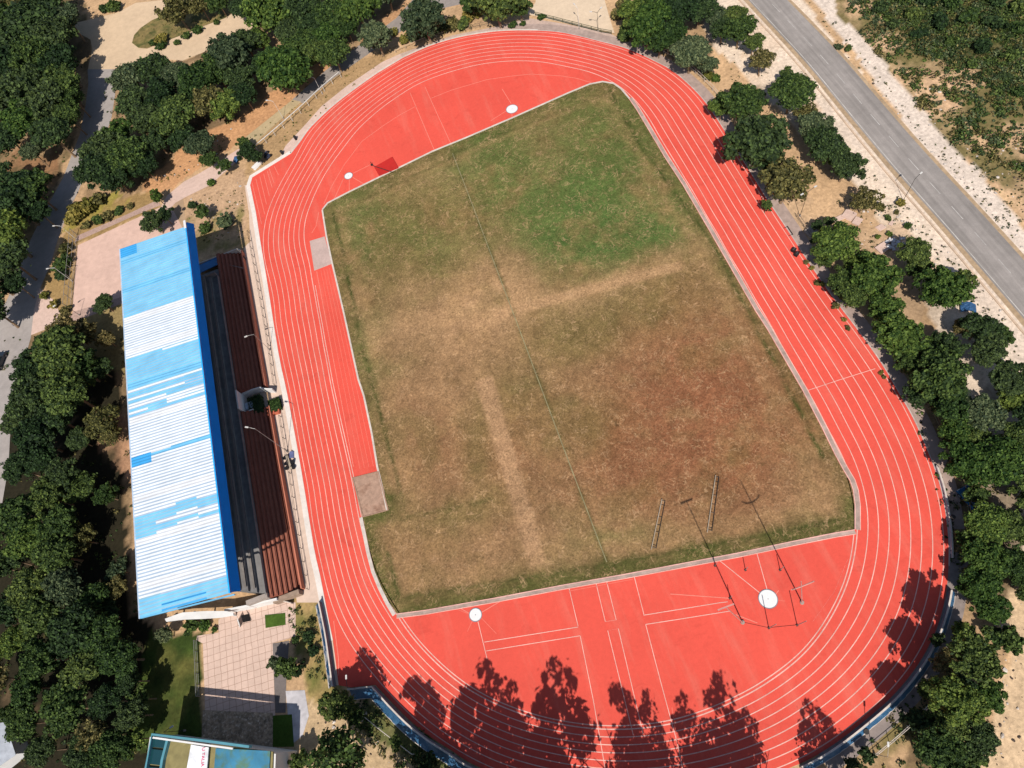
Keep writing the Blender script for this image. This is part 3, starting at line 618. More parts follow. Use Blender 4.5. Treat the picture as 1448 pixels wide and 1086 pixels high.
for u, v, h, l in ((1087, 888, 5.2, 'cage post straight below the large white throwing circle'), (1127, 884, 5.4, 'cage post below and right of the large white throwing circle'), (1032, 846, 2.2, 'short cage post left of the large white throwing circle'),
                   (1011, 800, 2.4, 'short cage post at the upper left of the cage, near the pitch kerb'), (1054, 806, 2.2, 'short cage post above the large circle, nearer to the left'), (1103, 806, 2.6, 'short cage post above and right of the large white throwing circle')): cpost(u, v, h, l)
# sagging cage cables lying from post to post
for a, b, l in (((1050, 880), (1087, 888), 'lower left'), ((1087, 888), (1127, 884), 'lower right')):
    bm = bmesh.new(); cyl(bm, G(*a, .1), G(*b, .1), .03, n=5)
    tag(obj('cage_cable', bm, mat('dark red cable', lin(206, 84, 70), .7, n2=None)), 'thin red cable lying '+l+' of the large white throwing circle', 'cable', 'cage cables')
m_wood = mat('weathered pole', lin(190, 172, 150), .8, n1=(2, .3), n2=None)
def lying(p0, p1, label):
    a, b = G(*p0, .25), G(*p1, .25); c = (a+b)/2; d = b-a; e = empty('goal_frame', (c.x, c.y, .05), math.atan2(d.y, d.x), label, 'goal frame', 'frames lying on the pitch'); L = d.length/2
    bm = bmesh.new(); cyl(bm, (-L, 0, .25), (L, 0, .25), .065, n=8); obj('pale_bar', bm, m_wood, e)
    bm = bmesh.new(); cyl(bm, (-L*.92, -.62, .2), (L*.98, -.5, .2), .05, n=8); obj('shadow_bar', bm, m_steel, e)  # dark bar modelled in place of the shadow beside the pale bar
    for t in (-.9, -.3, .3, .95):
        bm = bmesh.new(); cyl(bm, (L*t, 0, .2), (L*t, -.54, .17), .03, n=6); obj('rung', bm, m_steel, e)
    for t in (-.8, 0, .8):
        bm = bmesh.new(); box(bm, (L*t, -.28, .04), (.07, .7, .06)); obj('foot', bm, m_steel, e)
lying((921, 777), (936, 706), 'long ladder-like goal frame lying on the brown grass, the left one')
lying((1000, 753), (1012, 672), 'long ladder-like goal frame lying on the brown grass, nearer the bottom right corner')

# ================================================================== GRANDSTAND
def streak(N, L, pos, cur):
    for sc, lo, dark in (((.12, 2.6, 1), .89, None), ((.5, .9, 1), .94, None)):
        mp = N.new('ShaderNodeMapping'); mp.inputs['Scale'].default_value = sc; mp.inputs['Rotation'].default_value[2] = R(5); L.new(pos, mp.inputs['Vector'])
        n = N.new('ShaderNodeTexNoise'); n.inputs['Scale'].default_value = 1; n.inputs['Detail'].default_value = 6; L.new(mp.outputs[0], n.inputs['Vector'])
        r = N.new('ShaderNodeMapRange'); r.inputs['From Min'].default_value = .3; r.inputs['From Max'].default_value = .65; r.inputs['To Min'].default_value = lo; r.inputs['To Max'].default_value = 1.04; L.new(n.outputs['Fac'], r.inputs['Value'])
        x = N.new('ShaderNodeMix'); x.data_type = 'RGBA'; x.blend_type = 'MULTIPLY'; x.inputs['Factor'].default_value = 1; L.new(cur, x.inputs['A']); L.new(r.outputs[0], x.inputs['B']); cur = x.outputs['Result']
    return cur
m_roofb = mat('blue roof sheet', lin(124, 202, 246, .58), .5, n1=(.6, .08), n2=(.2, .1), spec=.3, pattern=streak)
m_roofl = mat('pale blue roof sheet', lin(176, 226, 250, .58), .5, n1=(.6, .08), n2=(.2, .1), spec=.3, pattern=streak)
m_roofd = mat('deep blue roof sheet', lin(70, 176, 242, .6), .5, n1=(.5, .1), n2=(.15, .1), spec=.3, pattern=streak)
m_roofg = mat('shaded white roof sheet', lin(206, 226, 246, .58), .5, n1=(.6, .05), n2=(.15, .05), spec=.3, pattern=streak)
m_roofw = mat('white roof sheet', lin(240, 243, 248, .60), .5, n1=(.6, .05), n2=(.15, .05), spec=.3, pattern=streak)
m_fasc = mat('blue fascia sheet', lin(0, 106, 198, .68), .5, n1=(.4, .06), n2=None, spec=.3)
m_seat = mat('dark weathered concrete', lin(138, 134, 132), .95, n1=(1, .22), n2=(.2, .2), spec=.1)
m_brick = mat('brick red terrace', lin(160, 96, 78), .95, n1=(1.1, .2), n2=(.25, .15), spec=.1)
m_brickd = mat('brown terrace riser', lin(146, 92, 76), .95, n1=(1.1, .2), n2=(.25, .15), spec=.1)
m_wht = mat('white render', lin(244, 240, 236, .6), .8, n1=(.8, .08), n2=(.25, .08))
gs = empty('grandstand', (-58, 2, 0), 0, 'long grandstand with a blue and white corrugated roof beside the left straight', 'grandstand')
GO = Vector((58, -2, 0))
def gpart(name, bm, m, parent=None, smooth=False):
    bmesh.ops.translate(bm, verts=bm.verts, vec=GO); return obj(name, bm, m, parent or gs, smooth)
RT, RB, LT, LB = G(263, 320, 14.3), G(325, 838, 14.3), G(170, 352, 13.2), G(198, 873, 13.2)
def tl(yp): return (yp-320)/518.0
def wpos(yp):      # position along the front edge, from the picture
    p = G(263+(yp-320)*62/518, yp, 14.3); return (RT.y-p.y)/(RT.y-RB.y)
bands = [(320, 418, 1), (418, 474, 0), (474, 520, 1), (520, 523, 0), (523, 529, 1), (529, 533, 0), (533, 543, 1), (543, 551, 0), (551, 557, 1), (557, 613, 0), (613, 620, 1), (620, 697, 0), (697, 709, 1), (709, 716, 0), (716, 723, 1), (723, 813, 0), (813, 840, 1)]
bm = bmesh.new(); NR = 132; prev = None; th = .22
for i in range(NR*2+1):
    t = i/(NR*2); h = .055 if i % 2 else 0
    pr = RT.lerp(RB, t); pl = LT.lerp(LB, t); sag = Vector((0, 0, h))
    row = [bm.verts.new(pl.lerp(pr, s)+sag) for s in (0, .25, .5, .75, 1)]
    low = [bm.verts.new(pl-Vector((0, 0, th))), bm.verts.new(pr-Vector((0, 0, th)))]
    if prev:
        yp = None
        tm = t-.5/(NR*2); rj = random.Random(i//2*91); tj = rj.gauss(0, .004)
        wb = 0
        for a, b, c in bands:
            if wpos(a) <= tm < wpos(b): wb = c
        for k in range(4):
            mi = wb
            if rj.random() < .35:
                for a, b, c in bands:
                    if wpos(a) <= tm+tj*2.2*(1 if k < 2 else .4) < wpos(b): mi = c
            s = (k+.5)/4
            if tm < .035 and k == 0: mi = 2
            if wpos(613) < tm < wpos(627) and k == 0: mi = 2
            if wpos(704) < tm < wpos(728+rj.uniform(-5, 5)) and k == 0: mi = 1
            if tm > .972+rj.uniform(0, .012) and k in (1, 2): mi = 2 if i % 3 == 0 else 1
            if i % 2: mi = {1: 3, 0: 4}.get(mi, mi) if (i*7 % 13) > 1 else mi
            bm.faces.new((prev[0][k], row[k], row[k+1], prev[0][k+1])).material_index = mi
        bm.faces.new((prev[1][0], prev[1][1], low[1], low[0])).material_index = 2
        bm.faces.new((prev[0][0], prev[1][0], low[0], row[0])).material_index = wb
        bm.faces.new((prev[0][4], row[4], low[1], prev[1][1])).material_index = wb
    else: bm.faces.new(row+[low[1], low[0]]).material_index = 1
    prev = (row, low)
bm.faces.new(prev[0][::-1]+[prev[1][0], prev[1][1]]).material_index = 1
roof = gpart('roof', bm, [m_roofw, m_roofb, m_roofd, m_roofl, m_roofg])
bm = bmesh.new(); fq = [RT+Vector((.3, .7, .25)), RB+Vector((.3, -.1, .25)), RB+Vector((1.15, -.1, -.75)), RT+Vector((1.15, .7, -.75))]
bm.faces.new([bm.verts.new(p) for p in fq]); bmesh.ops.solidify(bm, geom=bm.faces[:], thickness=.1); gpart('fascia', bm, m_fasc)
bm = bmesh.new(); ribbon(bm, [RT+Vector((.08, .7, 0)), RB+Vector((.08, -.1, 0))], .2, 14.2, 14.6); gpart('ridge_cap', bm, mat('bright blue flashing', lin(40, 172, 250, .75), .4, n2=None))
bm = bmesh.new(); box(bm, RT+Vector((.02, .2, .36)), (.42, 1.8, .1)); gpart('flashing', bm, m_wht)
bm = bmesh.new(); ribbon(bm, [LT+Vector((-.12, .1, 0)), LB+Vector((-.12, -.1, 0))], .22, 12.95, 13.18); gpart('gutter', bm, mat('pale gutter', lin(190, 210, 232), .5, n2=None))
bm = bmesh.new(); ribbon(bm, [LB+Vector((0, -.08, 0)), RB+Vector((0, -.08, 0))], .14, 12.9, 13.22); gpart('edge_trim', bm, m_roofb)
# upper tier
def steps(x0, z0, x1, z1, n, y0, y1, skew=.0, mi_r=0):
    bm = bmesh.new(); dx = (x1-x0)/n; dz = (z1-z0)/n; P = [(x0, 0)]
    for k in range(n): P += [(x0+dx*k, z0+dz*k), (x0+dx*(k+1), z0+dz*k)]
    P += [(x1, 0)]
    A = [bm.verts.new((x, y0+skew*(x-x0)/(x1-x0), z)) for x, z in P]; B = [bm.verts.new((x, y1, z)) for x, z in P]
    for k in range(len(P)-1):
        f = bm.faces.new((A[k], A[k+1], B[k+1], B[k])); f.material_index = mi_r if k % 2 == 0 else 0
    bm.faces.new(A[::-1]); bm.faces.new(B)
    bm.faces.new((A[-1], A[0], B[0], B[-1]))
    return bm
gpart('upper_tier', steps(-53.75, 3.0, -65.0, 9.4, 11, -30.8, 32.4, skew=5.6), m_seat)
bm = bmesh.new()
dx, dz = (-65.0+53.62)/11, (9.4-3.0)/11
for k in range(1, 11): box(bm, (-53.62+dx*(k+.35), .9+.26*k, 3.0+dz*k+.24), (.34, 62.2-.52*k, .08)); 
gpart('bench_row', bm, mat('grey bench planks', lin(132, 124, 118), .9, n1=(1.5, .2), n2=(.3, .15)))
bm = bmesh.new(); ribbon(bm, [(-53.66, 32.4), (-53.66, -31.0)], .14, 0, 3.3); gpart('parapet', bm, m_seat)
bm = bmesh.new(); box(bm, (-58.2, 32.5, 3.6), (9.0, .2, 1.2)); box(bm, (-56.3, 33.8, 2.0), (5.0, 2.4, .15)); gpart('stair_wall', bm, m_seat)
bm = bmesh.new(); box(bm, (-66.3, 5, 6.3), (.25, 62, 12.6)); gpart('rear_wall', bm, m_conc)
for y in np.linspace(-27, 33, 8):
    bm = bmesh.new(); cyl(bm, (-65.6, y+2.5, 0), (-65.6, y+2.5, 12.5), .2, n=10); gpart('column', bm, m_galv)
    bm = bmesh.new(); box(bm, (-59.6, y, 12.6), (12.6, .22, .3)); gpart('roof_beam', bm, m_galv)
# lower tiers
for y0, y1 in ((-31.4, 1.5), (5.8, 38.4)):
    gpart('lower_tier', steps(-49.15, .35, -53.58, 2.9, 7, y0, y1, mi_r=1), [m_brick, m_brickd])
    bm = bmesh.new()
    for k in range(7): box(bm, (-49.15-.633*(k+.38), (y0+y1)/2, .35+.364*k+.10), (.26, y1-y0-.6, .07))
    gpart('bench_row', bm, mat('terracotta planks', lin(166, 102, 82), .9, n1=(1.2, .18), n2=(.3, .12)))
    bm = bmesh.new(); ribbon(bm, [(-49.0, y1), (-49.0, y0)], .2, 0, 1.25); gpart('front_wall', bm, mat('orange front wall', lin(214, 132, 104), .9, n1=(1, .1), n2=(.3, .08)))
bm = bmesh.new(); ribbon(bm, [(-62, 38.6), (-49.6, 38.6), (-49.0, 38.0)], .18, 0, 1.7); gpart('end_wall', bm, m_kerb)
bm = bmesh.new(); box(bm, (-56.2, 37.4, 1.5), (4.6, 2.0, .12), R(6)); gpart('blue_panel', bm, mat('blue sheet', lin(60, 130, 190), .5, n2=None))
bm = bmesh.new(); cyl(bm, (-54.3, 37.4, 1.6), (-49.1, 33.5, 1.3), .05, n=6); gpart('handrail', bm, m_galv)
# south end blocks
bm = bmesh.new(); box(bm, (-55.2, -31.1, 1.7), (3.4, .7, 3.0)); gpart('end_wall', bm, m_conc)
bm = bmesh.new(); box(bm, (-51.4, -31.85, .9), (4.2, .7, 1.5)); gpart('end_wall', bm, mat('taupe render', lin(176, 150, 130), .9))
# players' entrance between the lower tiers
bm = bmesh.new(); ribbon(bm, [(-53.5, 5.65), (-51.5, 5.75), (-49.9, 5.6), (-49.0, 4.9), (-47.7, 4.3)], .2, 0, 1.6); ribbon(bm, [(-53.35, 5.5), (-53.35, 1.7)], .24, 0, 3.6); ribbon(bm, [(-53.2, 1.62), (-51.6, 1.62)], .16, 0, 1.9); gpart('entrance_wall', bm, m_wht)
bm = bmesh.new(); box(bm, (-51.4, 3.6, .05), (3.8, 3.8, .1)); gpart('entrance_floor', bm, m_conc)
bm = bmesh.new(); box(bm, (-52.4, 2.9, .75), (1.4, 1.3, 1.5)); gpart('ticket_booth', bm, mat('blue grey render', lin(176, 190, 205), .8))

# white swooping wall at the south end of the stand
e = empty('swooping_wall', G(300, 872, 0), 0, 'white curved canopy wall sweeping round the lower end of the grandstand', 'wall'); ew = e.location.copy()
top = [G(u, v, 2.6)-ew for u, v in ((233, 875), (246, 870), (258, 866), (292, 864), (320, 864), (330, 866.5), (330, 870), (310, 873.5), (285, 875), (258, 876), (235, 879))]
obj_c = sheet('canopy', [(p.x, p.y) for p in top], 2.6, m_wht, e, depth=.3)
bm = bmesh.new(); ribbon(bm, [G(u, v, 2.0)-ew for u, v in ((318, 863), (345, 858), (370, 852), (392, 847))], .3, 0, 2.2); obj('wall', bm, m_wht, e)
bm = bmesh.new(); ribbon(bm, [G(u, v, .8)-ew for u, v in ((392, 848), (405, 851), (412, 853))], .12, 0, .9); obj('low_rail', bm, m_kerb, e)
bm = bmesh.new()
for u, v in ((245, 874), (290, 870), (322, 868)):
    p = G(u, v, 2.4)-ew; cyl(bm, (p.x, p.y, 0), (p.x, p.y, 2.35), .15, n=8)
obj('support', bm, m_wht, e)

# ================================================================== FENCES, WALLS
def fence(name, pts, h, step, label, cat, mt, rails=(1.0,), pr=.045, rr=.03, group=None, mesh=False):
    P = resample([Vector((p.x, p.y, 0)) for p in pts], step); o = P[0].copy(); e = empty(name, o, 0, label, cat, group)
    bm = bmesh.new()
    cyl(bm, (0, 0, 0), (0, 0, h), pr, n=6); pm = None
    first = obj('post', bm, mt, e)
    for p in P[1:100]:
        c = first.copy(); col.objects.link(c); c.parent = e; c.location = p-o
    for f in rails:
        bm = bmesh.new()
        for a, b in zip(P[:-1], P[1:]): cyl(bm, a-o+Vector((0, 0, h*f)), b-o+Vector((0, 0, h*f)), rr, n=5)
        obj('rail', bm, mt, e)
    return e
m_rail = mat('dark rail paint', lin(84, 76, 74), .6, n2=None)
fence('rail_fence', Gs([(353, 330), (357, 352), (368, 410), (380, 478), (392, 558)]), 1.1, 2.2, 'dark rail fence on the cream walkway, upper stretch above the players entrance', 'fence', m_rail, (1, .55))
fence('rail_fence', Gs([(398, 590), (404, 625), (412, 672), (421, 735), (430, 790), (440, 850)]), 1.1, 2.2, 'dark rail fence on the cream walkway, lower stretch beside the stand', 'fence', m_rail, (1, .55))
m_wrail = mat('white rail paint', lin(226, 222, 216), .6, n2=None)
e = fence('panel_fence', Gs([(365, 213), (383, 198), (404, 180), (430, 157), (456, 132), (478, 113), (490, 104)]), 1.5, 2.6, 'white topped fence climbing beside the upper left of the track', 'fence', m_wrail, (1,), .06, .09)
ofs = lambda a, b, d: [p for p in _off(ow[idx(*a):idx(*b)], d)]
def _off(P, d):
    out = []
    for i, p in enumerate(P):
        t = (P[min(i+1, len(P)-1)]-P[max(i-1, 0)]).normalized(); out.append(p+Vector((-t.y, t.x, 0))*d)
    return out
fence('wire_fence', ofs((880, 67), (1020, 180), 2.7), 1.3, 3, 'low wire fence beside the upper right bend of the track', 'fence', m_kerb, (1, .5), .04, .035)
fence('wire_fence', ofs((1110, 320), (1180, 424), 2.6), 1.3, 3, 'low dark wire fence under the trees beside the right straight', 'fence', m_rail, (1, .5), .04, .03)
fence('wire_fence', ofs((1246, 514), (1341, 790), 2.7), 1.3, 3, 'low wire fence between the lower right bend and the blue car', 'fence', mat('olive rail', lin(160, 146, 110), .7, n2=None), (1, .5), .04, .035)
fence('wire_fence', ofs((1320, 899), (1178, 1053), 3.2), 1.5, 3, 'pale wire fence outside the bottom right bend', 'fence', m_kerb, (1, .5), .04, .04)
fence('wire_fence', Gs([(109, 332), (106, 370), (103, 405), (99, 450)]), 2.2, 2.5, 'grey mesh fence along the left side of the pink court', 'fence', m_galv, (1, .5, .1), .06, .04)
fence('rail_fence', Gs([(279, 906), (281, 950), (283, 1000)]), 1.0, 1.6, 'pale railing between the shaded lawn and the tiled plaza', 'fence', m_galv, (1, .6, .2), .05, .035)
fence('wire_fence', Gs([(516, 1010), (530, 1022), (560, 1045), (590, 1068)]), 1.4, 3, 'pale wire fence on the dark grass outside the lower left bend', 'fence', m_kerb, (1,), .05, .05)
fence('rail_fence', Gs([(757, 22), (800, 33), (850, 46), (868, 49)]), .9, 2.4, 'low dark rail along the edge of the beige court at the top', 'fence', mat('dark green rail', lin(70, 78, 50), .7, n2=None), (1, .6, .25), .06, .06)
fence('wire_fence', Gs([(655, 45), (690, 37), (715, 35)]), 1.2, 2, 'grey rail fence below the round tree at the top of the track', 'fence', m_rail, (1, .5), .05, .03)
fence('rail_fence', Gs([(560, 75), (600, 58), (640, 46)]), .8, 2.5, 'low tan rail above the top left of the track', 'fence', m_wood, (1,), .07, .05)

# perimeter walls carrying blue boards
m_blue = mat('blue board', lin(76, 128, 172, .66), .5, n1=(.5, .2), n2=(.2, .25), c2=(lin(128, 168, 205), .45, .52, .62))
m_blue2 = mat('pale blue boards', lin(66, 120, 172), .5, n1=(.5, .3), n2=(.2, .25), c2=(lin(205, 212, 222), .5, .47, .55))
m_wallg = mat('grey blue wall', lin(120, 128, 138), .8)
def wall(pts, h, tk, label, m_p, pan=5.0, n=0, cap=m_kerb):
    P = [Vector((p.x, p.y, 0)) for p in pts]; o = P[0].copy(); Q = [p-o for p in P]; e = empty('perimeter_wall', o, 0, label, 'wall', 'perimeter walls')
    off = -tk
    bm = bmesh.new(); ribbon(bm, Q, tk, 0, h, off=off/2*-1 if False else tk/2); obj('wall', bm, m_wallg, e)
    bm = bmesh.new(); ribbon(bm, Q, tk+.08, h, h+.06, off=tk/2); obj('coping', bm, cap, e)
    seg = resample(Q, .5); k = int(pan/.5)
    for i in range(0, len(seg)-1, k):
        s = seg[i:i+k+1]
        if len(s) > 1:
            # trim the ends so that neighbouring boards keep a gap
            s = [s[0].lerp(s[1], .15)]+s[1:-1]+[s[-2].lerp(s[-1], .85)]
            bm = bmesh.new(); ribbon(bm, s, .05, .12, h-.05, off=-.035); obj('board', bm, m_p, e)
    return e
outer_sw = Gs([(497, 973.5), (531, 970)])+_off(ow[idx(553, 992):idx(662, 1077)], .15)[::-1] if False else None
swp = [G(497, 973), G(531, 969.5)]+list(reversed([])) 
sw = _off(ow[idx(690, 1090):], .2)[::1]
sw_path = sw+[G(531, 970.5), G(497, 974)]
def bank(pts, h, wd, label, m_p, pan):
    P = [Vector((p.x, p.y, 0)) for p in pts]; o = P[0].copy(); Q = [p-o for p in P]; e = empty('perimeter_wall', o, 0, label, 'wall', 'perimeter walls'); rr = random.Random(int(h*100))
    bm = bmesh.new(); ribbon(bm, Q, .16, 0, h, off=.08); obj('wall', bm, m_wallg, e)
    bm = bmesh.new(); ribbon(bm, Q, .22, h, h+.06, off=.08); obj('coping', bm, m_kerb, e)
    seg = resample(Q, .5); A = _off(seg, .2); B = _off(seg, .2+wd); k = int(pan/.5)
    for i in range(0, len(seg)-1, k):
        j = min(i+k, len(seg)-1); bm = bmesh.new(); top = [bm.verts.new((p.x, p.y, h-.02)) for p in A[i:j+1]]; lo = [bm.verts.new((p.x, p.y, .25+rr.uniform(-.1, .12))) for p in B[i:j+1]]
        for q in range(len(top)-1): bm.faces.new((top[q], top[q+1], lo[q+1], lo[q]))
        bmesh.ops.solidify(bm, geom=bm.faces[:], thickness=.04); obj('board', bm, m_p, e)
    bm = bmesh.new(); ribbon(bm, B[:], .1, .0, .3); obj('sill', bm, m_kerb, e)
bank(sw_path, 1.5, 1.25, 'blue sheeted wall outside the lower left bend, crooked at its upper end', m_blue, 4.0)
se_path = _off(ow[idx(1338, 835):idx(1118, 1085)], .2)
bank(se_path, 1.0, .6, 'low blue sheeted wall outside the lower right bend', m_blue, 3.0)
bank(_off(cat_rom(Gs([(460, 850), (465.5, 876), (471, 905), (480, 969)]), n=3), -.5)[::-1], 1.2, .8, 'white and blue boards beside the lower left corner of the track', m_blue2, 2.5)
e = wall(_off(ow[idx(1320, 660):idx(1341, 800)], .2), .5, .15, 'low pale kerb wall below the trees on the right bend', mat('pale wall face', lin(190, 196, 206), .8), 4)

# ================================================================== LAMPS
def lamp(u, v, h, arms, label, m_=None, double=False):
    c = G(u, v); m_ = m_ or m_galv; e = empty('lamp_post', c, 0, label, 'lamp post', 'lamp posts')
    bm = bmesh.new(); cyl(bm, (0, 0, 0), (0, 0, h), .05, .03, 8); obj('pole', bm, m_, e)
    bm = bmesh.new(); cyl(bm, (0, 0, 0), (0, 0, .4), .16, .14, 8); obj('base', bm, m_conc, e)
    for a in arms:
        d = Vector((math.cos(R(a)), math.sin(R(a)), 0)); bm = bmesh.new()
        cyl(bm, (0, 0, h-.1), d*.7+Vector((0, 0, h+.15)), .04, n=6); cyl(bm, d*.7+Vector((0, 0, h+.15)), d*1.2+Vector((0, 0, h+.18)), .04, n=6); ar = obj('arm', bm, m_, e)
        bm = bmesh.new(); box(bm, d*1.35+Vector((0, 0, h+.17)), (.55, .22, .12), R(a)); obj('lamp_head', bm, m_wrail, ar)
lamp(407, 639, 11, (150,), 'tallest lamp post by the lower tier, beside the dark round seats')
lamp(382, 495, 6, (180,), 'lamp post on the walkway fence beside the upper half of the stand')
lamp(1277, 284, 5.5, (20,), 'dark lamp post on the sand beside the asphalt road', m_steel)
lamp(819, 41, 5, (100,), 'white lamp post at the edge of the beige court at the top', m_wrail)
lamp(846, 45, 4.6, (30, 150), 'dark lamp post with two lamps by the beige court at the top', m_steel)
lamp(1131, 306, 6.5, (10, 190), 'two-armed dark lamp post on the bare paving beside the right straight', m_steel)
lamp(110, 340, 5, (160,), 'lamp post at the upper left corner of the pink court', m_wrail)
lamp(103, 398, 5, (170,), 'lamp post halfway down the left side of the pink court', m_wrail)
lamp(113, 446, 5, (200,), 'lamp post at the lower left corner of the pink court', m_steel)
lamp(401, 168, 5, (150,), 'white lamp post on the straw slabs at the upper left of the track', m_wrail)
lamp(456, 133, 4.4, (140,), 'white lamp post rising from the white topped fence', m_wrail)
lamp(1236, 1066, 5, (60,), 'pale brown lamp post on the earth at the bottom right', m_wood)
lamp(262, 1033, 5, (10,), 'dark lamp post on the lawn left of the shaded plaza', m_steel)
lamp(508, 973, 4.5, (80,), 'dark lamp post rising from the crook of the blue wall', m_steel)

# ================================================================== SOUTH-WEST BUILDING
b0 = G(300, 1075, 0); bld = empty('pavilion', b0, 0, 'low flat roofed pavilion with teal glazing and a white sign, cut by the bottom edge', 'building')
def bpoly(name, px, h, m_, depth, parent=bld):
    pts = [(G(u, v, h)-b0) for u, v in px]; return sheet(name, [(p.x, p.y) for p in pts], h, m_, parent, depth)
m_teal = mat('teal frame', lin(96, 158, 172), .5, n1=(.6, .15), n2=None)
m_glass = mat('dark teal glass', lin(30, 72, 78), .15, n1=(.3, .2), n2=None, spec=.8)
bpoly('wall', [(212, 1042), (390, 1066), (388, 1120), (200, 1120)], 6.2, m_wht, 6.2)
bpoly('roof', [(216, 1042), (386, 1063), (384, 1120), (200, 1120)], 6.5, mat('olive roof felt', lin(150, 138, 92), .95, n1=(.8, .25), n2=(.3, .2)), .25)
bm = bmesh.new(); ribbon(bm, [G(u, v, 7.2)-b0 for u, v in ((203, 1100), (214.5, 1038.5), (300, 1049), (352, 1056))], .3, 6.4, 7.2); obj('parapet', bm, m_teal, bld)
bm = bmesh.new(); ribbon(bm, [G(u, v, 7.25)-b0 for u, v in ((217, 1039.5), (300, 1051), (330, 1055))], .22, 7.1, 7.28, off=-.3); obj('coping', bm, m_wht, bld)
for px in ([(216, 1042), (235, 1045), (231, 1058), (213, 1056)], [(212.5, 1059), (230.5, 1061), (226, 1082), (208, 1080)], [(207.5, 1084), (225, 1086), (221, 1110), (203, 1110)]):
    s = bpoly('skylight', px, 6.75, m_glass, .15)
bm = bmesh.new(); ribbon(bm, [G(u, v, 7.1)-b0 for u, v in ((237, 1044), (229, 1075), (224, 1110))], .35, 6.5, 7.15); obj('mullion', bm, m_teal, bld)
sg = bpoly('sign', [(270, 1053), (295, 1057), (290, 1120), (258, 1120)], 7.0, mat('white sign sheet', lin(246, 246, 248, .62), .6, n2=None), .2)
fc = bpy.data.curves.new('lettering', 'FONT'); fc.body = 'U TALIA 4'; fc.size = .62; fc.extrude = .01; fc.align_x = 'LEFT'
fo = link('lettering', fc, mat('pink lettering', lin(226, 60, 116, .8), .6, n2=None), sg); p = G(286.5, 1058, 7.03)-b0; fo.location = (p.x-.05, p.y+.1, 7.03); fo.rotation_euler = (0, 0, R(-101)); to_mesh(fo)
bpoly('blue_roof', [(305, 1058), (382, 1062), (379, 1120), (300, 1120)], 6.75, mat('blue green roof sheet', lin(70, 140, 172), .4, n1=(.4, .2), n2=(.2, .2), c2=(lin(92, 130, 112), .5, .45, .6), spec=.5), .2)
bpoly('side_wall', [(383, 1064), (396, 1066), (394, 1090), (381, 1088)], 4.4, mat('tan render', lin(200, 164, 130), .9), 4.4)
# sandwich board
p = G(346, 878, .03); sb = empty('sandwich_board', p, R(12), 'white sandwich board with dark lettering on the pink plaza', 'sandwich board')
for sgn, m_ in ((-1, m_wht), (1, m_black)):
    bm = bmesh.new(); box(bm, (sgn*.33, 0, .62), (.05, 1.15, 1.35)); bmesh.ops.rotate(bm, verts=bm.verts, cent=(sgn*.33, 0, 1.25), matrix=Matrix.Rotation(R(30*-sgn), 3, 'Y')); pn = obj('panel', bm, m_, sb)
    if sgn < 0:
        fc = bpy.data.curves.new('lettering', 'FONT'); fc.body = 'Buj'; fc.size = .6; fc.extrude = .006; fc.align_x = 'CENTER'
        fo = link('lettering', fc, mat('navy lettering', lin(40, 44, 70), .7, n2=None), pn); fo.matrix_local = Matrix.Translation((-.68, 0, .45)) @ Matrix.Rotation(R(30), 4, 'Y') @ Matrix.Rotation(R(-90), 4, 'Z') @ Matrix.Rotation(R(60), 4, 'X')
        fo.location = (-.80, 0, .50); to_mesh(fo)
for y in (-.5, .5):
    bm = bmesh.new(); cyl(bm, (-.5, y, .4), (.5, y, .4), .02, n=5); obj('stay', bm, m_steel, sb)
# far left cabins glimpsed through the wood
def shed(u, v, sx, sy, h, rz, mr, label):
    c = G(u, v); e = empty('shed', c, R(rz), label, 'shed', 'sheds in the wood')
    bm = bmesh.new(); box(bm, (0, 0, h/2), (sx, sy, h)); obj('wall', bm, m_wht, e)
    bm = bmesh.new(); P = [(-sx/2-.3, h-.05), (0, h+.8), (sx/2+.3, h-.05)]
    ribbon(bm, [(0, -sy/2-.3), (0, sy/2+.3)], .1, h+.75, h+.85)
    for s in (-1, 1): box(bm, (s*(sx/4+.1), 0, h+.38), (sx/2+.3, sy+.6, .08)); vs = bm.verts[-8:]; bmesh.ops.rotate(bm, verts=vs, cent=(s*(sx/4+.1), 0, h+.38), matrix=Matrix.Rotation(s*math.atan2(.8, sx/2+.3), 3, 'Y'))
    obj('roof', bm, mr, e)
    bm = bmesh.new(); box(bm, (sx/2+.02, 0, 1), (.06, 1, 2)); obj('door', bm, m_teal, e)
shed(6, 1062, 7, 6, 3, 20, mat('pale sheet roof', lin(206, 210, 218), .5), 'pale roofed shed glimpsed through the trees at the bottom left corner')

# ================================================================== SMALL THINGS
# dark round seats round a tan bench
p = G(410.5, 655); b_ = empty('bench', (p.x, p.y, .02), R(97), 'tan bench between two rows of dark round seats on the walkway', 'bench')
bm = bmesh.new(); box(bm, (0, 0, .55), (2.8, .4, .08)); obj('tabletop', bm, m_wood, b_)
for x in (-1.1, 1.1):
    bm = bmesh.new(); box(bm, (x, 0, .25), (.1, .3, .5)); obj('leg', bm, m_steel, b_)
proto = empty('seat', (0, 0, 0))
bm = bmesh.new(); cyl(bm, (0, 0, .4), (0, 0, .48), .36, .38, 14); obj('cushion', bm, m_black, proto)
bm = bmesh.new(); box(bm, (-.3, 0, .68), (.06, .5, .4)); obj('backrest', bm, m_black, proto)
bm = bmesh.new(); cyl(bm, (0, 0, 0), (0, 0, .4), .2, .07, 8); obj('pedestal', bm, m_steel, proto)
seats = [(405, 648.5, 'left row, top'), (406.5, 656.5, 'left row, middle'), (407, 663, 'left row, bottom'), (415, 655, 'right row, top'), (416.5, 662, 'right row, bottom')]
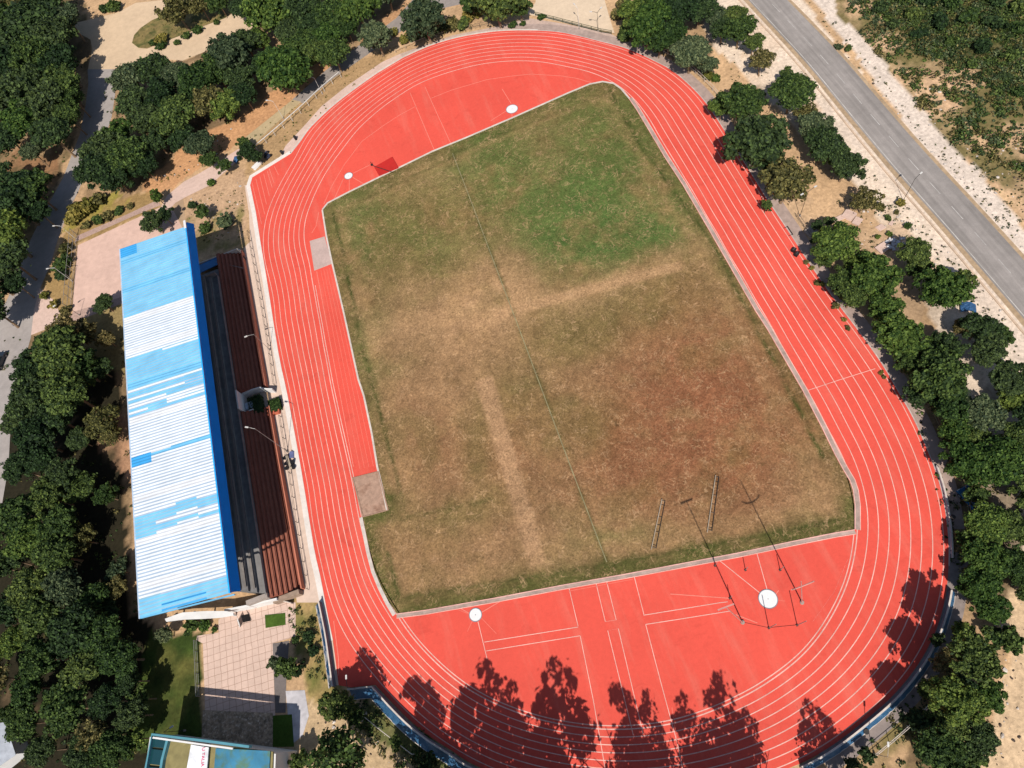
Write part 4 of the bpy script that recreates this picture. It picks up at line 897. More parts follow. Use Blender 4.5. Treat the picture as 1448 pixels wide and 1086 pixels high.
for i, (u, v, l) in enumerate(seats):
    o = proto if i == 0 else copy_tree(proto)
    c = G(u, v); o.location = (c.x, c.y, .02); o.rotation_euler = (0, 0, R(10+70*i)); tag(o, 'dark round seat on the walkway, ' + l + ' seat beside the tan bench', 'seat', 'dark seats by the walkway fence')
p = G(414, 644); e = empty('folded_board', (p.x, p.y, .02), R(80), 'blue grey board leaning above the dark round seats', 'board')
bm = bmesh.new(); box(bm, (0, 0, .4), (1.2, .7, .06), 0, R(35)); obj('panel', bm, mat('blue grey board', lin(110, 118, 160), .6), e)
bm = bmesh.new(); cyl(bm, (0, .3, 0), (0, .2, .55), .03, n=6); obj('strut', bm, m_steel, e)
# hedges and brick block at the entrance
def hedge(px, h, label, dark=True):
    P = Gs(px, h); c = sum(P, Vector())/len(P); bm = bmesh.new(); e = bpy.data.objects
    o0 = Vector((c.x, c.y, 0)); r_ = random.Random(len(px)*7+int(px[0][0]))
    xs_ = [p.x for p in P]; ys_ = [p.y for p in P]; lx, ly = max(xs_)-min(xs_), max(ys_)-min(ys_)
    box(bm, (0, 0, h/2-.05), (lx*.86, ly*.86, h-.1))
    for k in range(int(lx*ly*260)):
        side = r_.random(); x, y = r_.uniform(-lx/2, lx/2), r_.uniform(-ly/2, ly/2); z = h+r_.uniform(-.1, .05)
        if side < .3: z = r_.uniform(.1, h); x = math.copysign(lx/2*.93, x) if r_.random() < .5 else x; y = math.copysign(ly/2*.93, y) if abs(x) < lx/2*.92 else y
        leafquad(bm, Vector((x, y, z)), Vector((x/lx, y/ly, .9)), .12, r_)
    me = bpy.data.meshes.new('hedge'); bm.to_mesh(me); bm.free(); o = link('hedge', me, LM['m'] if not dark else LM['d']); o.location = o0
    tag(o, label, 'hedge', 'clipped hedges')
def leafquad(bm, c, n, s, r_):
    n = (n.normalized()+Vector((r_.gauss(0, .5), r_.gauss(0, .5), r_.gauss(0, .5)))).normalized()
    t = n.orthogonal().normalized(); t = Matrix.Rotation(r_.uniform(0, 6.28), 3, n) @ t; b = n.cross(t); a = s*r_.uniform(.7, 1.4)
    bm.faces.new([bm.verts.new(c+t*a), bm.verts.new(c+b*a*.6), bm.verts.new(c-t*a), bm.verts.new(c-b*a*.6)])
LM = dict(d=leafmat('dark broad leaves', (.009, .018, .008), (.052, .086, .025)), m=leafmat('mid green leaves', (.012, .025, .008), (.088, .130, .029)),
          b=leafmat('bright green leaves', (.016, .036, .008), (.110, .160, .030)), o=leafmat('olive leaves', (.026, .028, .010), (.185, .160, .052)),
          s=leafmat('grey green leaves', (.018, .032, .016), (.115, .140, .062)), y=leafmat('yellowing leaves', (.06, .06, .012), (.26, .22, .05)))
hedge([(352, 562), (368, 562), (368, 582), (352, 582)], 1.5, 'dark clipped hedge in the white walled entrance of the stand')
hedge([(380, 566), (395, 566), (395, 577), (380, 577)], 1.0, 'rounded lighter hedge on the walkway outside the stand entrance', False)
p = G(386, 582); e = empty('brick_planter', (p.x, p.y, .02), R(-6), 'orange brick block with dark holes below the rounded hedge', 'planter')
bm = bmesh.new()
for x in (-1.35, -.45, .45, 1.35):
    box(bm, (x, 0, .35), (.25, 1.7, .7))
for y in (-.72, 0, .72): box(bm, (0, y, .33), (2.9, .26, .64))
obj('block', bm, mat('orange brick', lin(206, 110, 82), .9), e)
bm = bmesh.new(); box(bm, (0, 0, .06), (2.6, 1.5, .1)); obj('soil', bm, mat('dark soil', lin(50, 36, 30), .95), e)
# dark red mat with a bar
p = G(545, 234, .05); e = empty('landing_mat', p, 0, 'dark red square mat on the upper left part of the track', 'mat')
q_ = [(G(u, v, .25)-p) for u, v in ((529, 236), (554.5, 221.5), (563.5, 237), (536, 248.5))]
sheet('mat', [(a.x, a.y) for a in q_], .2, mat('dark red cover', lin(206, 42, 34), .7, n1=(1, .1)), e, .2)
bm = bmesh.new(); a, b = G(525, 233.5, .35)-p, G(555, 243.5, .35)-p; cyl(bm, a, b, .07, n=6); obj('bar', bm, m_steel, e)
bm = bmesh.new(); a = G(526, 233.5)-p; cyl(bm, (a.x, a.y, 0), (a.x, a.y, .9), .06, n=6); box(bm, (a.x, a.y, .05), (.5, .5, .08)); obj('stand', bm, m_steel, e)
# dark equipment on the right straight
def crate(u, v, rz, s, label):
    c = G(u, v, .045); e = empty('equipment_box', c, R(rz), label, 'box', 'dark boxes on the right straight')
    bm = bmesh.new(); box(bm, (0, 0, s[2]/2), s); bmesh.ops.bevel(bm, geom=bm.edges[:], offset=.04, segments=1); obj('body', bm, m_black, e)
    bm = bmesh.new(); box(bm, (0, 0, s[2]+.03), (s[0]*.9, s[1]*.9, .05)); obj('lid', bm, m_steel, e)
    bm = bmesh.new(); cyl(bm, (-s[0]*.3, 0, s[2]+.1), (s[0]*.3, 0, s[2]+.1), .02, n=5); obj('handle', bm, m_galv, e)
crate(1122, 354.5, 30, (.8, .62, .45), 'upper of two dark boxes in the outer lane of the right straight')
crate(1126, 360.5, 30, (.8, .62, .45), 'lower of two dark boxes in the outer lane of the right straight')
a, b = G(1113.5, 319, .3), G(1121.5, 331, .3); c = (a+b)/2; e = empty('hurdle', (c.x, c.y, .045), math.atan2((b-a).y, (b-a).x), 'dark toppled hurdle on the outer edge of the right straight', 'hurdle'); L = (b-a).length/2
bm = bmesh.new(); cyl(bm, (-L, 0, .1), (L, 0, .1), .07, n=6); obj('bar', bm, m_black, e)
for s in (-1, 1):
    bm = bmesh.new(); cyl(bm, (s*L*.9, 0, .08), (s*L*.9, -.7, .05), .05, n=6); obj('leg', bm, m_steel, e)
# slabs and rubble
def slab(u, v, sx, sy, rz, h, label, m_=m_pink):
    c = G(u, v); bm = bmesh.new(); box(bm, (0, 0, h/2), (sx, sy, h)); bmesh.ops.bevel(bm, geom=bm.edges[:], offset=.04, segments=1)
    r_ = random.Random(int(u)); [setattr(v_, 'co', v_.co+Vector((r_.uniform(-.08, .08), r_.uniform(-.08, .08), 0))) for v_ in bm.verts]
    o = obj('concrete_slab', bm, m_); o.location = c; o.rotation_euler[2] = R(rz); tag(o, label, 'slab', 'slabs on bare earth')
slab(1200, 305, 1.8, 1.9, 30, .3, 'larger pale slab below the olive tree on bare earth'); slab(1212, 313.5, 1.5, 1.2, 30, .25, 'smaller pale slab below the olive tree on bare earth')
slab(1187, 309, 2.0, .9, 5, .2, 'narrow pale slab left of the two square slabs'); slab(1248, 351, 2.1, 1.6, 15, .3, 'pale slab beside the white rubble under the trees')
slab(1146, 328.5, 1.6, 1.5, 20, .5, 'grey slab at the edge of the paving beside the right straight', m_conc)
slab(364, 234.5, 2.3, .9, 35, .45, 'white block bench outside the upper left corner of the track', m_wht)
slab(1260, 316, 1.0, .5, 35, .15, 'small pale slab on the sand near the bushes'); slab(1245, 322, 1.2, 1.0, 10, .15, 'cracked pale slab on brown earth')
p = G(1263, 344); bm = bmesh.new(); r_ = random.Random(3)
for k in range(26): box(bm, (r_.gauss(0, .6), r_.gauss(0, .5), r_.uniform(.1, .45)), (r_.uniform(.2, .8), r_.uniform(.2, .6), r_.uniform(.1, .3)), r_.uniform(0, 3), r_.uniform(-.4, .4))
o = obj('rubble_pile', bm, mat('white rubble', lin(220, 216, 218), .9)); o.location = p; tag(o, 'heap of white broken rubble beside a pale slab', 'rubble')
# bins and motorbike by the upper left corner of the track
def bin_(u, v, label):
    c = G(u, v); e = empty('litter_bin', c, 0, label, 'bin', 'litter bins'); bm = bmesh.new(); cyl(bm, (0, 0, 0), (0, 0, .9), .26, .32, 12); obj('body', bm, m_black, e)
    bm = bmesh.new(); cyl(bm, (0, 0, .9), (0, 0, .97), .34, .3, 12); obj('lid', bm, m_steel, e)
bin_(400, 218, 'dark litter bin on the pink paving by the upper left of the track'); bin_(419, 197.5, 'small dark litter bin higher up the pink paving')
bin_(346.5, 367, 'dark litter bin against the orange front wall of the stand'); bin_(1222, 1034, 'dark litter bin on the grey paving at the bottom right bend'); bin_(1344, 733, 'dark litter bin under the trees beside the right bend')
def bike(u, v, rz, label):
    c = G(u, v); e = empty('motorcycle', (c.x, c.y, .02), R(rz), label, 'motorcycle', 'parked motorcycles')
    for x in (-.65, .65):
        bm = bmesh.new(); bmesh.ops.create_cone(bm, cap_ends=True, segments=16, radius1=.31, radius2=.31, depth=.13, matrix=Matrix.Translation((x, 0, .31)) @ Matrix.Rotation(R(90), 4, 'X')); obj('wheel', bm, m_black, e)
    bm = bmesh.new(); box(bm, (0, 0, .5), (.9, .3, .4)); box(bm, (.25, 0, .78), (.5, .3, .2)); bmesh.ops.bevel(bm, geom=bm.edges[:], offset=.06, segments=2); obj('body', bm, mat('dark blue paint', lin(44, 60, 88), .3, n2=None, spec=.6), e)
    bm = bmesh.new(); box(bm, (-.35, 0, .8), (.75, .26, .1)); obj('saddle', bm, m_black, e)
    bm = bmesh.new(); cyl(bm, (.5, -.4, 1.05), (.5, .4, 1.05), .025, n=6); cyl(bm, (.65, 0, .3), (.48, 0, 1.05), .05, n=6); obj('handlebar', bm, m_galv, e)
bike(381, 224, 35, 'parked motorcycle nearest the upper left corner of the track'); bike(378, 220, 50, 'second parked motorcycle, half under the trees at the upper left corner')
# tarpaulins
def tarp(u, v, sx, sy, rz, label):
    c = G(u, v); bm = bmesh.new(); n = 10; r_ = random.Random(int(u)); V_ = [[bm.verts.new(((i/n-.5)*sx, (j/n-.5)*sy, .9-1.2*abs(i/n-.5)+r_.uniform(-.05, .05))) for j in range(n+1)] for i in range(n+1)]
    for i in range(n):
        for j in range(n): bm.faces.new((V_[i][j], V_[i+1][j], V_[i+1][j+1], V_[i][j+1]))
    r = bmesh.ops.extrude_face_region(bm, geom=bm.faces[:])
    for g in r['geom']:
        if isinstance(g, bmesh.types.BMVert): g.co.z -= .06
    o = obj('tarpaulin', bm, mat('blue tarpaulin', lin(56, 96, 140), .5)); o.location = c; o.rotation_euler[2] = R(rz); tag(o, label, 'tarpaulin', 'blue tarpaulins')
tarp(1368, 437, 2.2, 1.6, -30, 'blue tarpaulin between two trees near the asphalt road'); tarp(337, 227, 1.8, 1.3, 30, 'small blue tarpaulin beside a tree on the pale footpath')
# cars
def car(u, v, rz, c, label):
    g = G(u, v); e = empty('parked_car', (g.x, g.y, .02), R(rz), label, 'car', 'parked cars')
    pt = mat('car paint '+label[:9], c, .25, n1=(1, .03), n2=None, spec=.7)
    prof = [(-2.15, .45), (-2.15, .95), (-1.75, 1.02), (-1.35, 1.42), (.35, 1.45), (1.0, 1.02), (2.0, .88), (2.15, .6), (2.15, .4)]
    def loft(P, w0, w1, zc):
        bm = bmesh.new(); L = []
        for s in (-1, 1): L.append([bm.verts.new((x, s*(w1 if z > zc else w0), z)) for x, z in P])
        n = len(P)
        for i in range(n): j = (i+1) % n; bm.faces.new((L[0][i], L[0][j], L[1][j], L[1][i]))
        bm.faces.new(L[0]); bm.faces.new(L[1][::-1]); return bm
    bm = loft(prof, .88, .70, 1.1); bmesh.ops.bevel(bm, geom=bm.edges[:], offset=.06, segments=2); obj('body', bm, pt, e)
    bm = bmesh.new(); vs = [bm.verts.new(p) for p in ((.40, -.66, 1.455), (.40, .66, 1.455), (1.0, .74, 1.06), (1.0, -.74, 1.06))]; bm.faces.new(vs); bmesh.ops.solidify(bm, geom=bm.faces[:], thickness=.03); obj('windscreen', bm, m_glass, e)
    bm = bmesh.new(); vs = [bm.verts.new(p) for p in ((-1.39, -.66, 1.43), (-1.39, .66, 1.43), (-1.76, .74, 1.06), (-1.76, -.74, 1.06))]; bm.faces.new(vs); bmesh.ops.solidify(bm, geom=bm.faces[:], thickness=.03); obj('rear_window', bm, m_glass, e)
    for s in (-1, 1):
        bm = bmesh.new(); vs = [bm.verts.new(p) for p in ((-1.3, s*.735, 1.38), (.3, s*.735, 1.40), (.75, s*.86, 1.1), (-1.6, s*.86, 1.1))]; bm.faces.new(vs); bmesh.ops.solidify(bm, geom=bm.faces[:], thickness=.03); obj('side_window', bm, m_glass, e)
        bm = bmesh.new(); box(bm, (2.1, s*.62, .72), (.12, .34, .16)); obj('headlight', bm, m_wrail, e)
        bm = bmesh.new(); box(bm, (.75, s*.98, 1.08), (.14, .2, .12)); obj('mirror', bm, pt, e)
        for x in (-1.35, 1.35):
            bm = bmesh.new(); bmesh.ops.create_cone(bm, cap_ends=True, segments=18, radius1=.34, radius2=.34, depth=.2, matrix=Matrix.Translation((x, s*.82, .34)) @ Matrix.Rotation(R(90), 4, 'X')); wv = obj('wheel', bm, m_black, e)
            bm = bmesh.new(); bmesh.ops.create_cone(bm, cap_ends=True, segments=12, radius1=.2, radius2=.2, depth=.03, matrix=Matrix.Translation((x, s*.93, .34)) @ Matrix.Rotation(R(90), 4, 'X')); obj('rim', bm, m_galv, wv)
car(1373, 710, 97, lin(44, 110, 158), 'blue car parked under the trees beside the right bend')
car(2, 513, 70, lin(40, 48, 58), 'dark car on the shaded side road at the left edge')

# ================================================================== TREES
m_bark = mat('grey brown bark', lin(150, 124, 98), .95, n1=(3, .3), n2=None)
def crown_mesh(name, seed, nl, leaf, lobes=11, flat_=.72, tall=False, dens=1.0):
    r_ = np.random.default_rng(seed); C = []
    if tall:
        for k in range(15):
            z = -1.0+2.3*k/14; rr = .36*(1-abs((z+.1)/1.6)**1.5)+.06; a = r_.uniform(0, 6.28)
            C.append((math.cos(a)*rr*.8, math.sin(a)*rr*.8, z, max(.14, rr*r_.uniform(.5, .95))))
    else:
        ragged = (seed % 3)/2; asp = r_.uniform(.8, 1.2)
        C.append((0, 0, -.05, .46)); 
        for k in range(4): a = k*1.57+r_.uniform(-.4, .4); C.append((math.cos(a)*.36, math.sin(a)*.36, -.1, .30))
        nc = lobes*3
        for k in range(nc):
            a = k*2.399+r_.uniform(-.6, .6); rad = (.80+.12*ragged*r_.normal())*math.sqrt((k+.5)/nc); z = (.50-.62*rad**2+r_.uniform(-.13, .13)*(1+ragged))*flat_
            C.append((math.cos(a)*rad*asp, math.sin(a)*rad/asp, z, r_.uniform(.10, .20)*(1.15-.3*ragged)))
    C = np.array(C); w_ = C[:, 3]**2; w_ /= w_.sum()
    n = int(nl*2.2); k = r_.choice(len(C), n, p=w_)
    d = r_.normal(size=(n, 3)); d /= np.linalg.norm(d, axis=1)[:, None]; d[:, 2] = np.where(d[:, 2] < -.35, -d[:, 2], d[:, 2])
    rad = C[k, 3]*(1-.42*r_.random(n)**2.2)*(1+.28*abs(r_.normal(size=n))*(r_.random(n) < .3))
    p = C[k, :3]+d*rad[:, None]
    dist = np.linalg.norm(p[:, None]-C[None, :, :3], axis=2)/C[None, :, 3]; deep = (dist < .6).sum(1) > 0
    keep = np.where(~deep | (r_.random(n) < .06))[0][:nl]; p, d = p[keep], d[keep]; n = len(p)
    nn = d*.9+np.array([0, 0, .3])+r_.normal(size=(n, 3))*.65; nn /= np.linalg.norm(nn, axis=1)[:, None]
    t = np.cross(nn, r_.normal(size=(n, 3))); t /= np.linalg.norm(t, axis=1)[:, None]; b = np.cross(nn, t)
    s = leaf*r_.uniform(.45, 1.75, n)[:, None]
    v = np.stack([p+t*s, p+b*s*.62+nn*s*.12, p-t*s*.85, p-b*s*.62+nn*s*.12], 1).reshape(-1, 3)
    f = np.arange(n*4).reshape(-1, 4)
    me = bpy.data.meshes.new(name); me.from_pydata(v.tolist(), [], f.tolist()); me.materials.append(LM['d']); return me
def trunk_mesh(seed, thick=.045, hb=1.3):
    """unit tree: crown centre at 0, ground at -hb"""
    r_ = random.Random(seed); bm = bmesh.new(); top = Vector((r_.uniform(-.08, .08), r_.uniform(-.08, .08), -.35))
    mid = Vector((top.x*.3, top.y*.3, -.8*hb)); cyl(bm, (0, 0, -hb), mid, thick*1.35, thick, 8); cyl(bm, mid, top, thick, thick*.8, 8)
    for k in range(6):
        a = k*1.05+r_.uniform(-.3, .3); e_ = Vector((math.cos(a)*r_.uniform(.35, .6), math.sin(a)*r_.uniform(.35, .6), r_.uniform(-.05, .3))); m_ = top.lerp(e_, .5)+Vector((0, 0, -.08))
        cyl(bm, top, m_, thick*.6, thick*.42, 6); cyl(bm, m_, e_, thick*.42, thick*.12, 6)
    me = bpy.data.meshes.new('trunk'); bm.to_mesh(me); bm.free(); me.materials.append(m_bark); return me
CB = [crown_mesh('crown', 100+i, 7000, .05, 13+i) for i in range(8)]
CS = [crown_mesh('crown', 200+i, 2100, .09, 6) for i in range(4)]
CO = [crown_mesh('crown', 300+i, 3400, .052, 11) for i in range(3)]
CT = [crown_mesh('crown', 400+i, 1900, .05, tall=True) for i in range(4)]
TR = [trunk_mesh(i) for i in range(4)]; TT = [trunk_mesh(50, .03, 1.35)]
SHR = [crown_mesh('shrub', 500+i, 800, .14, 5) for i in range(3)]
tcount = [0]
def tree(u, v, rp, kind, label, group, hfac=None):
    r_ = random.Random(int(u*31+v*17)); m0 = mpp(u, v, 5); r = rp*m0*(1.2 if u < 200 and v > 500 else 1.1 if u < 110 else 1.14 if u > 990 else 1.05)
    hc = max(1.5, min(.82*r+1.0, 5.6)) if hfac is None else hfac
    if u < 215 and v > 900 or u < 110: hc = min(.9*r+2.2, 7.0)
    p = G(u, v, hc)
    e = empty('tree', (p.x, p.y, 0), 0, label, 'tree', group); e.rotation_euler[2] = r_.uniform(0, 6.28)
    src = (CO if kind in 'o' else CB) if r > 2.2 else CS
    c = link('crown', r_.choice(src), None, e); c.location = (0, 0, hc); c.scale = (r, r*r_.uniform(.9, 1.1), r*r_.uniform(.85, 1.08))
    c.material_slots[0].link = 'OBJECT'; c.material_slots[0].material = LM[kind]
    t = link('trunk', r_.choice(TR), None, e); t.location = (0, 0, hc); t.scale = (r, r, hc/1.3)
    tcount[0] += 1; return e
def shrub(u, v, rp, kind, label, group='shrubs'):
    r_ = random.Random(int(u*13+v*7)); r = rp*mpp(u, v, .5)*1.1; p = G(u, v, r*.5)
    o = link('shrub', r_.choice(SHR)); o.location = (p.x, p.y, r*.42); o.scale = (r, r*r_.uniform(.85, 1.1), r*r_.uniform(.75, 1)); o.rotation_euler[2] = r_.uniform(0, 6)
    o.material_slots[0].link = 'OBJECT'; o.material_slots[0].material = LM[kind]; tag(o, label, 'shrub', group)
KW = dict(d='dark green', m='mid green', b='bright green', o='olive brown', s='grey green', y='yellowish')
ORD = ['first', 'second', 'third', 'fourth', 'fifth', 'sixth', 'seventh', 'eighth', 'ninth', 'tenth', 'eleventh', 'twelfth', 'thirteenth', 'fourteenth', 'fifteenth', 'sixteenth', 'seventeenth', 'eighteenth', 'nineteenth', 'twentieth']
ORD += ['twenty-'+w_ for w_ in ORD[:9]] + ['thirtieth'] + ['thirty-'+w_ for w_ in ORD[:9]] + ['fortieth'] + ['forty-'+w_ for w_ in ORD[:9]]
def size(r): return 'large' if r >= 26 else ('medium' if r >= 18 else 'small')
def grove(txt, where, group, count):
    L = []
    for s in txt.split(';'):
        a = s.split()
        if len(a) == 4: rk = random.Random(int(float(a[0])*7+float(a[1])*3)); L.append((float(a[0]), float(a[1]), float(a[2]), rk.choice('dmbbos') if rk.random() < .28 else a[3]))
    L.sort(key=lambda a: a[1]); 
    for i, (u, v, r, k) in enumerate(L): tree(u, v, r, k, f'{size(r)} {KW[k]} tree {where}, {ORD[i]} {count}', group)
grove('20 10 14 o;46 30 30 d;16 56 28 d;76 54 25 d;94 27 16 m;50 86 26 m;10 96 22 d;86 90 20 d;36 126 26 d;88 118 22 m;12 136 24 d;64 150 26 d;102 138 16 o;30 172 24 m;74 190 22 d;10 196 20 d;97 164 16 m;-25 40 28 d;-22 150 28 d;60 2 16 d;-14 -10 24 m',
      'in the top left corner wood', 'wood at the top left corner', 'from the top edge')
grove('18 288 32 d;46 268 22 o;6 335 30 d;54 300 16 d;12 368 26 d;20 402 16 d;-6 252 20 d;-12 440 24 d;-22 390 30 d;-20 300 26 m', 'left of the side road', 'trees left of the side road', 'from the top')
grove('185 112 20 s;216 100 20 d;248 110 18 s;230 136 22 d;190 146 22 d;206 170 20 d;168 190 20 s;148 212 24 d;138 242 24 d;182 224 26 m;164 252 22 d;204 236 20 d;248 166 26 m;282 116 25 m;292 146 24 m;258 196 18 d;326 80 28 s;304 102 22 m;348 62 18 d;340 112 20 d;318 150 20 d;270 142 18 d;222 200 18 d;345 135 18 d',
      'in the clump right of the side road', 'clump right of the side road', 'from the top')
grove('382 18 30 m;412 44 20 d;430 8 25 d;472 22 22 m;506 12 25 m;426 62 20 m;462 52 18 d;472 78 20 m;404 102 35 b;446 74 18 m;366 58 14 d;440 36 20 d;372 92 16 d;490 40 16 m;350 10 18 d;545 -12 22 d',
      'above the upper left bend', 'trees above the upper left bend', 'from the top edge')
tree(250, 16, 20, 'o', 'olive tree on the grassy traffic island in the dirt road, nearer the road', 'trees on the traffic island'); tree(282, 6, 16, 'o', 'olive tree on the grassy traffic island, farther right', 'trees on the traffic island'); tree(308, 2, 14, 'm', 'mid green tree at the right end of the traffic island', 'trees on the traffic island')
tree(284, 205, 19, 's', 'pale grey green tree standing alone on the orange earth', None)
tree(296, 226, 12, 'm', 'small green tree just below the pale grey green tree', None)
tree(318, 234, 10, 'm', 'small bright tree on the pale footpath with the blue tarpaulin', None)
tree(350, 216, 13, 'd', 'small dark tree at the lower end of the white topped fence', None); tree(363, 222, 9, 'd', 'small dark tree overhanging the parked motorcycles', None); tree(345, 202, 9, 'm', 'smallest tree beside the straw slabs at the upper left', None)
tree(532, 53, 22, 's', 'blue green tree left of the top of the track, over the grey path', None); tree(600, 30, 27, 's', 'large blue green tree with shrubs below, left of the top of the track', None)
tree(702, 6, 30, 'm', 'large round green tree above the top of the track', None); tree(735, 10, 16, 'm', 'green tree on the right side of the large round tree at the top', None); tree(668, 6, 15, 'm', 'green tree on the left side of the large round tree at the top', None)
grove('916 36 30 b;898 18 20 m;946 52 22 m;962 14 26 d;988 14 22 d;932 62 16 m;976 76 25 s;1000 92 13 s;1014 26 14 s;1046 42 20 m;1022 42 14 s;1066 60 13 m;1000 -12 18 d;930 4 20 d;1040 22 14 m',
      'beside the upper right bend', 'trees beside the upper right bend', 'from the top edge')
tree(1077, 86, 17, 'o', 'olive brown tree with a bare leaning trunk on the sandy ground by the road', None)
grove('1046 145 27 m;1020 152 15 b;1068 142 14 d;1072 205 38 d;1062 182 18 d;1112 258 34 b;1084 290 9 o;1090 230 18 d', 'beside the upper right straight', 'row of trees along the right straight', 'from the top')
grove('1120 132 26 m;1112 106 10 m;1140 160 15 m;1152 180 22 b;1166 206 25 d;1196 234 24 d;1182 222 16 d', 'of the upper group beside the road', 'upper trees beside the road', 'from the top')
tree(1224, 283, 19, 'o', 'olive tree standing alone beside the pale slabs', None)
grove('1180 345 30 b;1164 366 14 m;1236 394 34 b;1190 400 20 m;1206 418 24 m;1250 436 25 d;1272 476 36 m;1214 372 18 b;1240 372 16 m;1332 492 26 d;1328 532 38 m;1285 512 22 m;1300 556 22 d;1342 574 30 m;1386 586 28 m;1350 612 26 d;1366 656 32 b;1410 652 36 b;1338 546 26 d;1372 618 24 m',
      'beside the lower right straight', 'row of trees along the right straight', 'below the dark boxes')
tree(1155, 319, 8, 'd', 'small bushy tree at the top of the lower right row', None); tree(1172, 313, 9, 'd', 'small tree beside the narrow pale slab', None)
grove('1294 360 23 m;1334 410 34 d;1362 394 16 m;1386 464 25 d;1360 462 14 o;1396 496 26 d;1426 536 28 d;1432 566 22 m;1416 476 18 m;1460 590 28 d;1300 380 16 d;1440 620 24 m', 'in the row near the road', 'second row of trees near the road', 'below the rubble')
grove('1396 740 29 b;1432 746 26 m;1366 762 18 m;1392 790 30 b;1432 800 28 m;1386 828 28 b;1420 850 0 m;1400 860 26 b;1366 832 16 d;1340 938 26 b;1376 930 26 b;1312 976 18 m;1352 978 30 b;1396 984 26 b;1300 1018 24 d;1340 1030 30 m;1382 1044 28 d;1362 896 22 b;1430 905 22 m;1460 830 26 m;1410 900 16 m;1368 1074 24 m;1256 1064 0 m;1306 1062 18 d;1380 700 16 m;1465 700 30 m;1325 905 12 d;1226 1068 13 d;1205 1080 12 d'.replace('1420 850 0 m;', '').replace('1256 1064 0 m;', ''),
      'outside the lower right bend', 'wood outside the lower right bend', 'below the blue car')
grove('146 430 13 d;92 466 22 o;62 486 14 m;86 502 30 m;48 520 22 d;112 522 27 m;140 522 16 d;46 562 27 d;96 556 28 m;80 592 22 d;30 592 20 d;50 622 25 d;112 622 16 d;146 596 22 o;158 616 14 o;90 672 22 b;68 702 24 m;114 690 20 m;26 662 18 d;20 732 28 m;84 742 25 m;42 762 25 m;80 784 25 m;14 792 20 d;116 762 20 o;166 806 15 s;150 700 15 m;58 650 18 d;120 470 20 o;150 480 14 o',
      'left of the grandstand, upper half', 'wood left of the grandstand', 'below the court')
grove('40 832 25 m;92 832 25 m;130 852 25 m;60 872 28 m;18 860 22 d;106 892 30 m;142 902 26 m;170 930 26 d;182 962 20 d;18 908 20 o;60 930 28 m;116 946 28 m;40 972 24 m;150 992 22 d;92 1002 30 m;34 1022 22 d;130 1042 26 m;186 1012 22 d;196 988 16 m;160 1062 26 m;116 1066 24 d;60 1062 20 d;190 1046 18 d;165 832 16 o;-8 960 22 d;-10 800 24 m;150 870 18 d;10 1010 14 m',
      'left of the grandstand, lower half', 'wood left of the grandstand', 'from the top')
tree(233, 898, 14, 's', 'small star shaped grey green tree at the lower end of the grandstand', None)
shrub(270, 884, 12, 'm', 'leafy bed at the white curved wall, left clump'); shrub(288, 884, 11, 'b', 'leafy bed at the white curved wall, right clump'); shrub(303, 890, 5, 'b', 'small plant at the right end of the leafy bed')
tree(406, 944, 20, 'm', 'green tree overhanging the right edge of the tiled plaza', None); tree(390, 938, 13, 's', 'pale small tree leaning over the plaza tiles', None); tree(420, 948, 12, 'd', 'dark tree on the right of the tree at the plaza edge', None)
tree(478, 998, 28, 'm', 'large tree at the crook of the blue wall outside the lower left bend', None); tree(502, 1012, 18, 'm', 'tree on the right side of the large tree at the crook of the blue wall', None)
tree(424, 1076, 18, 'm', 'tree at the bottom edge just right of the pavilion', None); tree(604, 1078, 20, 'd', 'dark tree at the bottom edge outside the blue wall', None); tree(560, 1050, 12, 'm', 'small tree between the wire fence and the blue wall', None)
shrub(436, 900, 10, 'd', 'dark shrub between the plaza and the white and blue boards, upper'); shrub(444, 920, 9, 'd', 'dark shrub between the plaza and the white and blue boards, lower'); shrub(418, 905, 6, 'm', 'green shrub at the corner of the dark grey strip'); shrub(440, 880, 7, 'o', 'olive shrub just below the walkway end')
tree(216, 315, 16, 'd', 'dark tree at the right edge of the pink court, left of the pair', None); tree(232, 305, 12, 'd', 'dark tree at the right edge of the pink court, right of the pair', None); tree(222, 278, 10, 'b', 'small bright palm-like tree where the footpath meets the court', None)
tree(148, 430, 11, 'd', 'small dark tree at the bottom edge of the pink court', None)
tree(286, 300, 11, 'm', 'small tree on the dirt above the grandstand shadow', None)
shrub(318, 312, 12, 's', 'low grey green bush on the dirt above the grandstand shadow'); shrub(272, 290, 6, 'd', 'dark shrub on the dirt below the pale footpath'); shrub(298, 258, 6, 'b', 'small bright shrub on the pale footpath'); shrub(290, 322, 9, 'm', 'green bush beside the corner of the grandstand roof')
tree(46, 215, 12, 's', 'small grey green tree with a pale leaning trunk by the side road', None)
for i, (u, v, r, k) in enumerate(((110, 300, 13, 'y'), (125, 290, 11, 'y'), (100, 312, 8, 'y'), (138, 282, 10, 'o'), (88, 372, 11, 'm'), (86, 388, 9, 'd'), (92, 352, 8, 'o'), (76, 430, 7, 'y'), (62, 418, 6, 'y'), (92, 440, 7, 'o'))):
    shrub(u, v, r, k, f'{KW[k]} shrub between the side road and the court, {ORD[i]} of ten', 'shrubs along the side road')
for i, (u, v, r, k) in enumerate(((122, 318, 6, 'o'), (138, 311, 7, 'm'), (152, 305, 7, 'o'), (168, 298, 6, 'm'), (184, 291, 5, 'o'))):
    shrub(u, v, r, k, f'low bush in the strip above the pink court, {ORD[i]} from the left', 'bushes above the pink court')
